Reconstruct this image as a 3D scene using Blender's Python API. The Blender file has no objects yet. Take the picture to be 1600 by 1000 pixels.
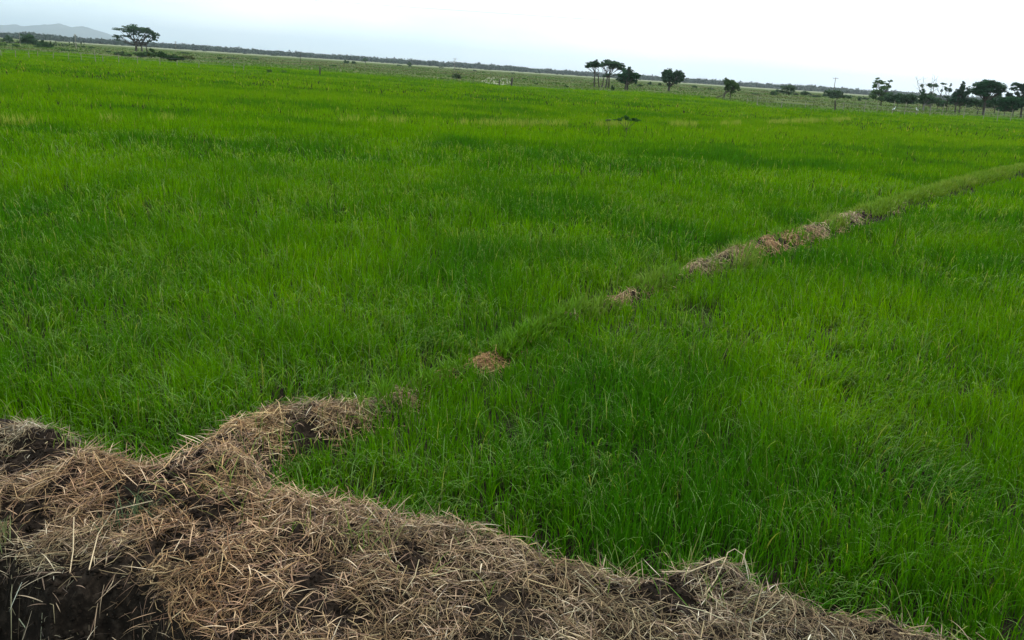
import bpy, math, random
import numpy as np
from mathutils import Vector, Matrix

random.seed(7)
RNG = np.random.default_rng(7)
scene = bpy.context.scene
COL = scene.collection

# ------------------------------------------------------------------ camera
EYE = 2.35                     # eye height above the rice mud
FPX = 1250.0                   # focal length in photo pixels (1600 wide)
ROLL = math.atan(0.0665)
HORIZON = 56.0 + 0.0665 * 800
PITCH = math.atan((500 - HORIZON) * math.cos(ROLL) / FPX)
FWD = Vector((0, math.cos(PITCH), -math.sin(PITCH)))
R0 = Vector((1, 0, 0))
U0 = Vector((0, math.sin(PITCH), math.cos(PITCH)))
RGT = (math.cos(ROLL) * R0 + math.sin(ROLL) * U0)
UPV = (-math.sin(ROLL) * R0 + math.cos(ROLL) * U0)
CAMP = Vector((0, 0, EYE))
cam_data = bpy.data.cameras.new("camera")
cam = bpy.data.objects.new("camera", cam_data)
COL.objects.link(cam)
m3 = Matrix((RGT, UPV, -FWD)).transposed()
cam.matrix_world = Matrix.Translation(CAMP) @ m3.to_4x4()
cam_data.sensor_width = 36.0
cam_data.lens = 36.0 * FPX / 1600.0
cam_data.clip_start = 0.05
cam_data.clip_end = 60000.0
scene.camera = cam

def ray(px, py):
    return (FWD * FPX + RGT * (px - 800) + UPV * (500 - py)) / FPX

def on_ground(px, py, z=0.0):
    r = ray(px, py)
    t = (z - EYE) / r.z
    return CAMP + r * t

def at_depth(px, py, D):
    r = ray(px, py)
    return CAMP + r * (D / r.y)

def hor(px):
    return 56.0 + 0.0665 * px

# ------------------------------------------------------------------ light
SUN_EL = math.radians(48)
SUN_AZ = math.radians(38)      # to the right of the view direction (+Y)
world = bpy.data.worlds.new("World")
scene.world = world
world.use_nodes = True
nt = world.node_tree
nt.nodes.clear()
out = nt.nodes.new("ShaderNodeOutputWorld")
bg = nt.nodes.new("ShaderNodeBackground")
bg.inputs["Strength"].default_value = 0.1
sky = nt.nodes.new("ShaderNodeTexSky")
sky.sky_type = 'NISHITA'
sky.sun_disc = False
sky.sun_elevation = SUN_EL
sky.sun_rotation = SUN_AZ
sky.air_density = 1.0
sky.dust_density = 2.0
tc = nt.nodes.new("ShaderNodeTexCoord")
mp = nt.nodes.new("ShaderNodeMapping")
mp.inputs["Scale"].default_value = (1.0, 1.0, 4.5)
ns = nt.nodes.new("ShaderNodeTexNoise")
ns.inputs["Scale"].default_value = 2.6
ns.inputs["Detail"].default_value = 7
ns.inputs["Roughness"].default_value = 0.55
rm = nt.nodes.new("ShaderNodeValToRGB")
rm.color_ramp.elements[0].position = 0.30
rm.color_ramp.elements[0].color = (0.0, 0.0, 0.0, 1)
rm.color_ramp.elements[1].position = 0.72
rm.color_ramp.elements[1].color = (1.0, 1.0, 1.0, 1)
# cloud deck: brighter towards the veiled sun and towards the zenith
geo = nt.nodes.new("ShaderNodeVectorMath"); geo.operation = 'DOT_PRODUCT'
sd = (math.sin(SUN_AZ) * math.cos(SUN_EL), math.cos(SUN_AZ) * math.cos(SUN_EL), math.sin(SUN_EL))
geo.inputs[1].default_value = sd
mr = nt.nodes.new("ShaderNodeMapRange")
mr.inputs["From Min"].default_value = 0.22
mr.inputs["From Max"].default_value = 0.80
mr.inputs["To Min"].default_value = 0.0
mr.inputs["To Max"].default_value = 1.0
thin = nt.nodes.new("ShaderNodeMix"); thin.data_type = 'RGBA'
thin.inputs["A"].default_value = (8.9, 11.2, 11.9, 1)
thin.inputs["B"].default_value = (18.5, 18.6, 18.4, 1)
var = nt.nodes.new("ShaderNodeMix"); var.data_type = 'RGBA'; var.blend_type = 'MULTIPLY'
var.inputs["Factor"].default_value = 1.0
tone = nt.nodes.new("ShaderNodeMix"); tone.data_type = 'RGBA'
tone.inputs["A"].default_value = (0.74, 0.85, 0.92, 1)
tone.inputs["B"].default_value = (1.14, 1.09, 1.06, 1)
mixs = nt.nodes.new("ShaderNodeMix"); mixs.data_type = 'RGBA'
mixs.inputs["Factor"].default_value = 0.86
L = nt.links.new
L(tc.outputs["Generated"], mp.inputs["Vector"]); L(mp.outputs["Vector"], ns.inputs["Vector"])
L(ns.outputs["Fac"], rm.inputs["Fac"]); L(rm.outputs["Color"], tone.inputs["Factor"])
L(tc.outputs["Generated"], geo.inputs[0]); L(geo.outputs["Value"], mr.inputs["Value"])
L(mr.outputs["Result"], thin.inputs["Factor"])
L(thin.outputs["Result"], var.inputs["A"]); L(tone.outputs["Result"], var.inputs["B"])
L(sky.outputs["Color"], mixs.inputs["A"]); L(var.outputs["Result"], mixs.inputs["B"])
L(mixs.outputs["Result"], bg.inputs["Color"]); L(bg.outputs["Background"], out.inputs["Surface"])

sun_data = bpy.data.lights.new("sun", 'SUN')
sun_data.energy = 1.5
sun_data.angle = math.radians(12)
sun_data.color = (1.0, 0.95, 0.86)
sun = bpy.data.objects.new("sun", sun_data)
COL.objects.link(sun)
sun.rotation_euler = Vector(sd).to_track_quat('Z', 'Y').to_euler()

scene.view_settings.view_transform = 'Standard'
scene.view_settings.look = 'None'
scene.view_settings.exposure = 0.25
scene.view_settings.gamma = 1.0
scene.cycles.max_bounces = 6
scene.cycles.diffuse_bounces = 3
scene.cycles.transmission_bounces = 3
scene.cycles.transparent_max_bounces = 8
scene.cycles.volume_bounces = 0

# ------------------------------------------------------------------ helpers
def noise2(x, y, scale, seed=0):
    """smooth value noise 0..1, vectorised"""
    x = np.asarray(x, float) / scale + seed * 17.31
    y = np.asarray(y, float) / scale + seed * 9.73
    xi = np.floor(x).astype(np.int64); yi = np.floor(y).astype(np.int64)
    fx = x - xi; fy = y - yi
    fx = fx * fx * (3 - 2 * fx); fy = fy * fy * (3 - 2 * fy)
    def h(a, b):
        v = (a * 374761393 + b * 668265263 + seed * 362437) & 0x7fffffff
        v = ((v ^ (v >> 13)) * 1274126177) & 0x7fffffff
        return ((v ^ (v >> 16)) & 0xffff) / 65535.0
    return (h(xi, yi) * (1 - fx) + h(xi + 1, yi) * fx) * (1 - fy) + (h(xi, yi + 1) * (1 - fx) + h(xi + 1, yi + 1) * fx) * fy

def fbm(x, y, scale, seed=0, octs=4, gain=0.5):
    a, s, t = 1.0, 0.0, 0.0
    for k in range(octs):
        s = s + a * noise2(x, y, scale / 2 ** k, seed + k)
        t += a; a *= gain
    return s / t

def sstep(a, b, x):
    t = np.clip((np.asarray(x) - a) / (b - a), 0, 1)
    return t * t * (3 - 2 * t)

def new_mesh(name, verts, quads, mat, cols=None, smooth=False, parent=None, nside=4):
    verts = np.asarray(verts, np.float32).reshape(-1, 3)
    quads = np.asarray(quads, np.int32).reshape(-1, nside)
    me = bpy.data.meshes.new(name)
    me.vertices.add(len(verts)); me.vertices.foreach_set("co", verts.ravel())
    me.loops.add(quads.size); me.loops.foreach_set("vertex_index", quads.ravel())
    me.polygons.add(len(quads))
    me.polygons.foreach_set("loop_start", np.arange(0, quads.size, nside, dtype=np.int32))
    me.polygons.foreach_set("loop_total", np.full(len(quads), nside, np.int32))
    if smooth:
        me.polygons.foreach_set("use_smooth", np.ones(len(quads), bool))
    me.update(calc_edges=True)
    if cols is not None:
        ca = me.color_attributes.new("col", 'FLOAT_COLOR', 'POINT')
        c4 = np.ones((len(verts), 4), np.float32); c4[:, :3] = np.asarray(cols).reshape(-1, 3)
        ca.data.foreach_set("color", c4.ravel())
    if mat: me.materials.append(mat)
    o = bpy.data.objects.new(name, me); COL.objects.link(o)
    if parent: o.parent = parent
    return o

def tag(o, label=None, cat=None, group=None, kind=None):
    if label: o["label"] = label
    if cat: o["category"] = cat
    if group: o["group"] = group
    if kind: o["kind"] = kind
    return o

def empty(name, loc=(0, 0, 0)):
    o = bpy.data.objects.new(name, None); COL.objects.link(o)
    o.empty_display_size = 0.3
    o.location = loc
    return o

def mat_new(name):
    m = bpy.data.materials.new(name); m.use_nodes = True
    n = m.node_tree; n.nodes.clear()
    o = n.nodes.new("ShaderNodeOutputMaterial")
    return m, n, o

def leaf_mat(name, translucency=0.35, rough=0.5, spec=0.35, tmul=(1.15, 1.25, 0.6)):
    m, n, o = mat_new(name)
    at = n.nodes.new("ShaderNodeAttribute"); at.attribute_name = "col"
    p = n.nodes.new("ShaderNodeBsdfPrincipled")
    p.inputs["Roughness"].default_value = rough
    p.inputs["Specular IOR Level"].default_value = spec
    n.links.new(at.outputs["Color"], p.inputs["Base Color"])
    if translucency > 0:
        t = n.nodes.new("ShaderNodeBsdfTranslucent")
        mu = n.nodes.new("ShaderNodeMix"); mu.data_type = 'RGBA'; mu.blend_type = 'MULTIPLY'
        mu.inputs["Factor"].default_value = 1
        mu.inputs["B"].default_value = (*tmul, 1)
        n.links.new(at.outputs["Color"], mu.inputs["A"]); n.links.new(mu.outputs["Result"], t.inputs["Color"])
        mx = n.nodes.new("ShaderNodeMixShader"); mx.inputs["Fac"].default_value = translucency
        n.links.new(p.outputs["BSDF"], mx.inputs[1]); n.links.new(t.outputs["BSDF"], mx.inputs[2])
        n.links.new(mx.outputs["Shader"], o.inputs["Surface"])
    else:
        n.links.new(p.outputs["BSDF"], o.inputs["Surface"])
    return m

def noise_mat(name, stops, scale, rough=0.9, bump=0.0, detail=8, spec=0.2):
    m, n, o = mat_new(name)
    tcn = n.nodes.new("ShaderNodeTexCoord")
    ns_ = n.nodes.new("ShaderNodeTexNoise"); ns_.inputs["Scale"].default_value = scale; ns_.inputs["Detail"].default_value = detail
    ns_.inputs["Roughness"].default_value = 0.65
    r = n.nodes.new("ShaderNodeValToRGB")
    el = r.color_ramp.elements
    el[0].position, el[0].color = stops[0][0], (*stops[0][1], 1)
    el[1].position, el[1].color = stops[-1][0], (*stops[-1][1], 1)
    for s in stops[1:-1]:
        e = el.new(s[0]); e.color = (*s[1], 1)
    p = n.nodes.new("ShaderNodeBsdfPrincipled"); p.inputs["Roughness"].default_value = rough
    p.inputs["Specular IOR Level"].default_value = spec
    n.links.new(tcn.outputs["Object"], ns_.inputs["Vector"]); n.links.new(ns_.outputs["Fac"], r.inputs["Fac"])
    n.links.new(r.outputs["Color"], p.inputs["Base Color"])
    if bump:
        b = n.nodes.new("ShaderNodeBump"); b.inputs["Strength"].default_value = 0.7; b.inputs["Distance"].default_value = bump
        n.links.new(ns_.outputs["Fac"], b.inputs["Height"]); n.links.new(b.outputs["Normal"], p.inputs["Normal"])
    n.links.new(p.outputs["BSDF"], o.inputs["Surface"])
    return m

M_RICE = leaf_mat("rice_leaf", 0.42, 0.6, 0.02, (1.35, 1.25, 0.3))
M_DRYGRASS = leaf_mat("dry_grass", 0.25, 0.7, 0.2, (1.1, 1.0, 0.8))
M_STRAW = leaf_mat("straw_stalk", 0.0, 0.6, 0.25)
M_CROWN = leaf_mat("tree_leaf", 0.2, 0.6, 0.15, (1.0, 1.1, 0.7))
M_SOIL0 = noise_mat("damp_soil", [(0.25, (0.005, 0.0035, 0.0025)), (0.5, (0.014, 0.0095, 0.0065)), (0.75, (0.050, 0.035, 0.025))], 26, 0.95, 0.012, 12, spec=0.08)
M_SOIL = M_SOIL0
def wet_shaded_soil():
    """bank earth: crumbly brown, darkened low in the ditch by wet mud and painted-in shade"""
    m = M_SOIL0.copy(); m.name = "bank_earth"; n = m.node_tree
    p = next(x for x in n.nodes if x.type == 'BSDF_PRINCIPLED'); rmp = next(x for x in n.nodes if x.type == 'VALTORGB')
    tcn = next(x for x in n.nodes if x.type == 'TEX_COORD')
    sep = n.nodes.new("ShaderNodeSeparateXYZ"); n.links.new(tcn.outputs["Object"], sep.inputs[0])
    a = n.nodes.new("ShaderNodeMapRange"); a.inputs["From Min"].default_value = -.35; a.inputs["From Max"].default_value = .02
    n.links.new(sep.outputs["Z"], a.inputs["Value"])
    mx = n.nodes.new("ShaderNodeMix"); mx.data_type = 'RGBA'; mx.inputs["A"].default_value = (.010, .008, .006, 1)  # near-black for wet mud, with the hollow's shade painted in
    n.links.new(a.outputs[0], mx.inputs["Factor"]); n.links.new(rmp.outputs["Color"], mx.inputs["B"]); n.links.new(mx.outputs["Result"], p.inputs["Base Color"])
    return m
M_EARTH = wet_shaded_soil()
M_BARK = noise_mat("bark", [(0.3, (0.035, 0.028, 0.022)), (0.7, (0.09, 0.075, 0.06))], 8, 0.9)
M_PALEBARK = noise_mat("weathered_bark", [(0.3, (0.12, 0.105, 0.09)), (0.7, (0.24, 0.22, 0.19))], 8, 0.9)
M_WOOD = noise_mat("post_wood", [(0.3, (0.14, 0.12, 0.09)), (0.7, (0.30, 0.27, 0.21))], 12, 0.9)
M_DARKWOOD = noise_mat("dark_post_wood", [(0.3, (0.03, 0.027, 0.02)), (0.7, (0.08, 0.07, 0.05))], 12, 0.9)
M_PALEWOOD = noise_mat("whitewashed_wood", [(0.3, (0.42, 0.42, 0.34)), (0.7, (0.62, 0.62, 0.52))], 12, 0.85)
M_WIRE = noise_mat("galvanised_wire", [(0.3, (0.18, 0.18, 0.18)), (0.7, (0.3, 0.3, 0.3))], 30, 0.5)
M_CABLE = noise_mat("black_cable", [(0.3, (0.03, 0.03, 0.03)), (0.7, (0.06, 0.06, 0.06))], 30, 0.5)
M_FEATHER = noise_mat("white_feather", [(0.3, (0.75, 0.75, 0.72)), (0.7, (0.85, 0.85, 0.83))], 20, 0.8)
M_BEAK = noise_mat("yellow_beak", [(0.3, (0.5, 0.33, 0.05)), (0.7, (0.6, 0.4, 0.08))], 20, 0.5)
M_HILL = noise_mat("far_hill", [(0.35, (0.05, 0.065, 0.045)), (0.65, (0.10, 0.11, 0.07))], 0.0012, 1.0, spec=0.0)
M_WATERY = None

# ------------------------------------------------------------------ plan of the earth banks (world metres)
def P(lst, z):
    return [tuple(on_ground(x, y, z)[:2]) for x, y in lst]
BANK_H, BUND_H, EDGE_H = 0.27, 0.16, 0.125
left_edge = P([(-260, 640), (-60, 648), (0, 657), (60, 668), (110, 684), (170, 712), (250, 730), (300, 712), (345, 690), (400, 668)], EDGE_H)
bund_up = P([(470, 645), (545, 632), (600, 612), (650, 590), (705, 565), (760, 543), (820, 515), (880, 487), (975, 448), (1040, 424), (1100, 400), (1190, 368), (1260, 349), (1300, 337), (1360, 322), (1450, 295), (1530, 272), (1600, 259), (1760, 236), (2000, 204)], .12)
bund_dn = P([(2000, 214), (1760, 247), (1600, 271), (1530, 287), (1450, 310), (1370, 338), (1280, 368), (1180, 396), (1100, 420), (990, 460), (880, 505), (780, 552), (660, 604), (560, 655)], .12)
right_edge = P([(440, 708), (428, 740), (450, 768), (520, 782), (600, 797), (650, 815), (750, 838), (850, 865), (900, 884), (960, 898), (1000, 900), (1100, 893), (1180, 926), (1280, 958), (1400, 990), (1530, 1024), (1720, 1085)], EDGE_H)
POLY = np.array(left_edge + bund_up + bund_dn + right_edge + [(4.5, 0.9), (4.5, -3.5), (-6.5, -3.5), (-6.5, left_edge[0][1])])

def sdist(x, y, poly=POLY):
    """signed distance, positive inside"""
    x = np.asarray(x, float).ravel(); y = np.asarray(y, float).ravel()
    best = np.full(x.shape, 1e9); inside = np.zeros(x.shape, bool)
    n = len(poly)
    for i in range(n):
        ax, ay = poly[i]; bx, by = poly[(i + 1) % n]
        dx, dy = bx - ax, by - ay
        t = np.clip(((x - ax) * dx + (y - ay) * dy) / (dx * dx + dy * dy + 1e-12), 0, 1)
        best = np.minimum(best, (x - ax - t * dx) ** 2 + (y - ay - t * dy) ** 2)
        c = ((ay > y) != (by > y)) & (x < (bx - ax) * (y - ay) / (by - ay + 1e-15) + ax)
        inside ^= c
    d = np.sqrt(best)
    return np.where(inside, d, -d)

DITCH = np.array(P([(-300, 868), (-60, 872), (15, 880), (45, 915), (75, 958), (120, 962), (165, 948), (215, 955), (262, 982), (285, 1020), (310, 1150)], 0.19) + [(-1.3, 0.5), (-5, 0.5)])
BARE = [(on_ground(x, y, 0.27)[0], on_ground(x, y, 0.27)[1], r) for x, y, r in
        [(62, 700, .30), (215, 772, .22), (318, 742, .16), (325, 820, .20), (440, 850, .17), (250, 862, .22), (1040, 932, .24), (1155, 905, .17),
         (505, 955, .15), (300, 690, .16), (20, 800, .26), (150, 900, .25), (80, 760, .2), (690, 905, .1), (640, 800, .12), (930, 900, .10), (350, 990, .2)]]

def bareness(x, y):
    b = np.zeros(np.shape(x))
    wx = x + 0.34 * (noise2(x, y, .13, 71) - .5); wy = y + 0.34 * (noise2(x, y, .11, 72) - .5)
    for cx, cy, r in BARE:
        d = np.hypot(wx - cx, (wy - cy) * 0.8)
        b = np.maximum(b, 1 - sstep(r * .35, r * .85, d))
    return b

def height(x, y):
    x = np.asarray(x, float); y = np.asarray(y, float)
    shp = x.shape
    s = sdist(x, y).reshape(shp)
    s = s + 0.16 * (fbm(x, y, .5, 3) - .5)
    far = sstep(4.3, 5.6, y)
    top = BANK_H * (1 - far) + BUND_H * far
    z = top * sstep(-0.10, 0.26, s)
    on = sstep(-0.08, 0.12, s)
    # the bank rolls down a little towards the viewer
    roll = sstep(0.5, 2.6, s) * (1 - far)
    z = z - 0.10 * roll
    z = z + on * (0.11 * (fbm(x, y, .62, 11, 3) - .5) * (1 - .4 * far) + 0.075 * (fbm(x, y, .15, 21, 3) - .5) + 0.042 * (fbm(x, y, .05, 31, 3, .65) - .5))
    d = sdist(x, y, DITCH).reshape(shp)
    d = d + 0.22 * (fbm(x, y, .3, 41) - .5)
    z = z - 0.50 * sstep(-0.03, 0.17, d) + 0.30 * sstep(.12, .42, d)
    z = z + 0.26 * sstep(-.02, .15, d) * (fbm(x, y, .16, 43, 3, .6) - .5)
    b = bareness(x, y) * on
    z = z + b * (0.085 * (fbm(x, y, .10, 51, 3) - .45) - 0.01)
    # upturned clod at the rice edge
    for (cx, cy, r, a) in CLODS:
        dd = np.hypot(x - cx, (y - cy) * 1.2)
        z = z + a * (1 - sstep(0, r, dd)) * (0.7 + .6 * noise2(x, y, .05, 61))
    return z
CLODS = [(on_ground(1135, 905, .25)[0], on_ground(1135, 905, .25)[1], .17, .055), (on_ground(375, 690, .25)[0], on_ground(375, 690, .25)[1], .28, .03),
         (on_ground(75, 690, .25)[0], on_ground(75, 690, .25)[1], .32, .06), (on_ground(800, 850, .25)[0], on_ground(800, 850, .25)[1], .2, .04)]

# ------------------------------------------------------------------ ground sheet
def ground_mat():
    m, n, o = mat_new("pasture_ground")
    N = n.nodes.new; K = n.links.new
    tcn = N("ShaderNodeTexCoord")
    sep = N("ShaderNodeSeparateXYZ"); K(tcn.outputs["Object"], sep.inputs[0])
    def noise(scale, sx, sy, det=6):
        mpn = N("ShaderNodeMapping"); mpn.inputs["Scale"].default_value = (sx, sy, 1)
        t = N("ShaderNodeTexNoise"); t.inputs["Scale"].default_value = scale; t.inputs["Detail"].default_value = det
        t.inputs["Roughness"].default_value = .6
        K(tcn.outputs["Object"], mpn.inputs["Vector"]); K(mpn.outputs["Vector"], t.inputs["Vector"])
        return t
    def ramp(src, stops):
        r = N("ShaderNodeValToRGB"); el = r.color_ramp.elements
        el[0].position, el[0].color = stops[0][0], (*stops[0][1], 1)
        el[1].position, el[1].color = stops[-1][0], (*stops[-1][1], 1)
        for s in stops[1:-1]:
            e = el.new(s[0]); e.color = (*s[1], 1)
        K(src, r.inputs["Fac"]); return r
    def mix(f, a, b):
        x = N("ShaderNodeMix"); x.data_type = 'RGBA'
        K(f, x.inputs["Factor"]); K(a, x.inputs["A"]); K(b, x.inputs["B"]); return x.outputs["Result"]
    def band(lo0, lo1, hi0, hi1, warp):
        # 0..1 window over distance y, edges bent by noise
        add = N("ShaderNodeMath"); add.operation = 'MULTIPLY_ADD'
        add.inputs[1].default_value = warp; K(nw.outputs["Fac"], add.inputs[0]); K(sep.outputs["Y"], add.inputs[2])
        a = N("ShaderNodeMapRange"); a.interpolation_type = 'SMOOTHSTEP'
        a.inputs["From Min"].default_value = lo0; a.inputs["From Max"].default_value = lo1; K(add.outputs[0], a.inputs["Value"])
        b = N("ShaderNodeMapRange"); b.interpolation_type = 'SMOOTHSTEP'
        b.inputs["From Min"].default_value = hi0; b.inputs["From Max"].default_value = hi1
        b.inputs["To Min"].default_value = 1; b.inputs["To Max"].default_value = 0; K(add.outputs[0], b.inputs["Value"])
        mu = N("ShaderNodeMath"); mu.operation = 'MULTIPLY'; K(a.outputs[0], mu.inputs[0]); K(b.outputs[0], mu.inputs[1])
        return mu.outputs[0]
    nw = noise(0.004, 1, 0.5, 3)
    n1 = noise(0.03, .3, 1.3, 8)
    pasture = ramp(n1.outputs["Fac"], [(0.30, (0.050, 0.085, 0.022)), (0.5, (0.085, 0.115, 0.040)), (0.70, (0.135, 0.135, 0.065))])
    mud = ramp(noise(3.0, 1, 1).outputs["Fac"], [(0.3, (0.014, 0.020, 0.006)), (0.7, (0.030, 0.036, 0.012))])
    pale = ramp(noise(0.006, .5, 2.0).outputs["Fac"], [(0.35, (0.13, 0.165, 0.08)), (0.6, (0.25, 0.255, 0.17))])
    b1 = band(95, 108, 1e6, 1e6 + 1, 10)
    c = mix(b1, mud.outputs["Color"], pasture.outputs["Color"])
    b2 = band(640, 760, 1500, 1700, -300)
    c = mix(b2, c, pale.outputs["Color"])
    p = N("ShaderNodeBsdfPrincipled"); p.inputs["Roughness"].default_value = 1.0
    p.inputs["Specular IOR Level"].default_value = 0.0
    K(c, p.inputs["Base Color"]); K(p.outputs["BSDF"], o.inputs["Surface"])
    return m

NX0, NX1, NY0, NY1 = -6.0, 7.0, -3.0, 8.0
def sheet():
    def ax(a, b):
        far = [20, 60, 150, 400, 1000, 2500, 6000, 16000]
        return [-f + a for f in far[::-1]] + [a, b] + [b + f for f in far]
    xs, ys = ax(NX0 + .05, NX1 - .05), ax(NY0 + .05, NY1 - .05)
    V = [(x, y, 0.0) for y in ys for x in xs]; F = []
    w = len(xs); hole = 8
    for j in range(len(ys) - 1):
        for i in range(w - 1):
            if i == hole - 0 - 0 and j == hole: continue
            F.append((j * w + i, j * w + i + 1, (j + 1) * w + i + 1, (j + 1) * w + i))
    return V, F
V, F = sheet()
tag(new_mesh("ground", V, F, ground_mat()), kind="structure")

# near earth: rice mud, the straw-covered bank and the ditch, one heightfield
def grid_field(name, xs, ys, mat):
    X, Y = np.meshgrid(xs, ys)
    Z = height(X, Y)
    w, h = len(xs), len(ys)
    edge = np.zeros_like(Z, bool); edge[0] = edge[-1] = True; edge[:, 0] = edge[:, -1] = True
    Z = np.where(edge & (Z < .02), -0.01, Z)
    i = np.arange(w - 1); j = np.arange(h - 1)
    I, J = np.meshgrid(i, j)
    q = np.stack([J * w + I, J * w + I + 1, (J + 1) * w + I + 1, (J + 1) * w + I], -1)
    return new_mesh(name, np.stack([X, Y, Z], -1), q, mat, smooth=True)
xs = np.concatenate([np.arange(NX0, -3.0, .1), np.arange(-3.0, 3.2, .02), np.arange(3.2, NX1 + .01, .1)])
ys = np.concatenate([np.arange(NY0, 1.6, .1), np.arange(1.6, 6.4, .02), np.arange(6.4, NY1 + .01, .05)])
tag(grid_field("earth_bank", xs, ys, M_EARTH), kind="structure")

# the ridge running off to the right between the two paddies
def bund_line():
    up = np.array(bund_up); dn = np.array(bund_dn[::-1])
    def resample(a, n):
        d = np.r_[0, np.cumsum(np.hypot(*np.diff(a, axis=0).T))]
        t = np.linspace(0, d[-1], n)
        return np.stack([np.interp(t, d, a[:, k]) for k in (0, 1)], -1)
    # match by direction: project both on the overall axis
    ax = up[-1] - up[0]; ax = ax / np.hypot(*ax)
    su = (up - up[0]) @ ax; sn = (dn - up[0]) @ ax
    t = np.linspace(0, min(su[-1], sn[-1]), 900)
    U = np.stack([np.interp(t, su, up[:, k]) for k in (0, 1)], -1)
    D = np.stack([np.interp(t, sn, dn[:, k]) for k in (0, 1)], -1)
    return U, D
BU, BD = bund_line()
def bund():
    U, D = BU, BD
    keep = ~((U[:, 1] < NY1 - .4) & (U[:, 0] < NX1 - .4))
    U, D = U[keep], D[keep]
    k = np.linspace(-0.8, 1.8, 30)
    # widen sideways by a fixed margin
    ax = (D - U); wlen = np.hypot(ax[:, 0], ax[:, 1])[:, None]; axn = ax / wlen
    k = np.linspace(0, 1, 30)
    A = U - axn * .3; B = D + axn * .3
    X = A[:, None, 0] * (1 - k) + B[:, None, 0] * k
    Y = A[:, None, 1] * (1 - k) + B[:, None, 1] * k
    Z = height(X, Y) + 0.004
    Z[:, 0] = -0.02; Z[:, -1] = -0.02
    h, w = X.shape
    I, J = np.meshgrid(np.arange(w - 1), np.arange(h - 1))
    q = np.stack([J * w + I, J * w + I + 1, (J + 1) * w + I + 1, (J + 1) * w + I], -1)
    tag(new_mesh("field_ridge", np.stack([X, Y, Z], -1), q, M_SOIL, smooth=True), kind="structure")
bund()

# ------------------------------------------------------------------ blades
def blades(x, y, z, az, ln, wd, th0, th1, nseg, col, twist=None):
    """curved tapering leaves; returns verts, quads, cols"""
    n = len(x)
    t = np.linspace(0, 1, nseg + 1)
    th = th0[:, None] + (th1 - th0)[:, None] * t[None, :] ** 1.6
    thm = (th[:, 1:] + th[:, :-1]) / 2
    seg = ln[:, None] / nseg
    hx = np.concatenate([np.zeros((n, 1)), np.cumsum(np.sin(thm) * seg, 1)], 1)
    hz = np.concatenate([np.zeros((n, 1)), np.cumsum(np.cos(thm) * seg, 1)], 1)
    cx = x[:, None] + hx * np.cos(az)[:, None]
    cy = y[:, None] + hx * np.sin(az)[:, None]
    cz = z[:, None] + hz
    prof = np.interp(t, [0, .35, .7, 1], [.55, 1, .75, .06])
    wa = az + math.pi / 2 + (twist if twist is not None else 0)
    wx = (np.cos(wa) * wd / 2)[:, None] * prof; wy = (np.sin(wa) * wd / 2)[:, None] * prof
    Vv = np.empty((n, nseg + 1, 2, 3), np.float32)
    Vv[:, :, 0, 0] = cx - wx; Vv[:, :, 1, 0] = cx + wx
    Vv[:, :, 0, 1] = cy - wy; Vv[:, :, 1, 1] = cy + wy
    Vv[:, :, 0, 2] = cz; Vv[:, :, 1, 2] = cz
    base = (np.arange(n) * (nseg + 1) * 2)[:, None]
    k = (np.arange(nseg) * 2)[None, :]
    q = np.stack([base + k, base + k + 1, base + k + 3, base + k + 2], -1)
    C = np.repeat(col[:, None, :], (nseg + 1) * 2, 1)
    return Vv.reshape(-1, 3), q.reshape(-1, 4), C.reshape(-1, 3)

class Acc:
    def __init__(s): s.v = []; s.q = []; s.c = []; s.n = 0
    def add(s, v, q, c):
        s.v.append(v); s.q.append(q + s.n); s.c.append(c); s.n += len(v)
    def build(s, name, mat, smooth=False, parent=None):
        return new_mesh(name, np.concatenate(s.v), np.concatenate(s.q), mat, np.concatenate(s.c), smooth, parent)

# far edge of the paddy in world terms
FE = np.array([tuple(at_depth(x, y, 1.0) ) for x, y in [(0, 0)]])
edge_px = [(-150, 74), (0, 79), (70, 81), (130, 84), (200, 91), (290, 97), (420, 104), (520, 111), (640, 121), (760, 130), (900, 139), (1000, 143), (1100, 151), (1200, 166), (1330, 172), (1400, 177), (1500, 180), (1600, 184), (1750, 190)]
edge_w = np.array([tuple(on_ground(x, y, .30)[:2]) for x, y in edge_px])
edge_az = np.arctan2(edge_w[:, 0], edge_w[:, 1]); edge_r = np.hypot(edge_w[:, 0], edge_w[:, 1])
def paddy_limit(x, y):
    a = np.arctan2(x, y)
    return np.interp(a, edge_az, edge_r) * (0.97 + 0.06 * noise2(np.degrees(a), a * 0, 1.2, 5))

HOLES = [(on_ground(1100, 468, .2)[0], on_ground(1100, 468, .2)[1], .30), (on_ground(880, 482, .2)[0], on_ground(880, 482, .2)[1], .18)]
# an old low ridge across the paddy with paler, drier leaves
old_px = [(-150, 181), (0, 180), (200, 177), (450, 179), (700, 184), (940, 188), (1130, 189), (1330, 183)]
OLD = np.array([tuple(on_ground(x, y, .36)[:2]) for x, y in old_px])
def dist_line(x, y, pl):
    best = np.full(x.shape, 1e9)
    for i in range(len(pl) - 1):
        ax, ay = pl[i]; bx, by = pl[i + 1]; dx, dy = bx - ax, by - ay
        t = np.clip(((x - ax) * dx + (y - ay) * dy) / (dx * dx + dy * dy), 0, 1)
        best = np.minimum(best, (x - ax - t * dx) ** 2 + (y - ay - t * dy) ** 2)
    return np.sqrt(best)

def canopy_scale(x, y):
    d = np.hypot(x, y)
    f = 0.80 + 0.44 * fbm(x, y, .7, 81, 3)
    f = f * (0.86 + 0.28 * fbm(x, y, 5.0, 85, 3))
    return f

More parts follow.
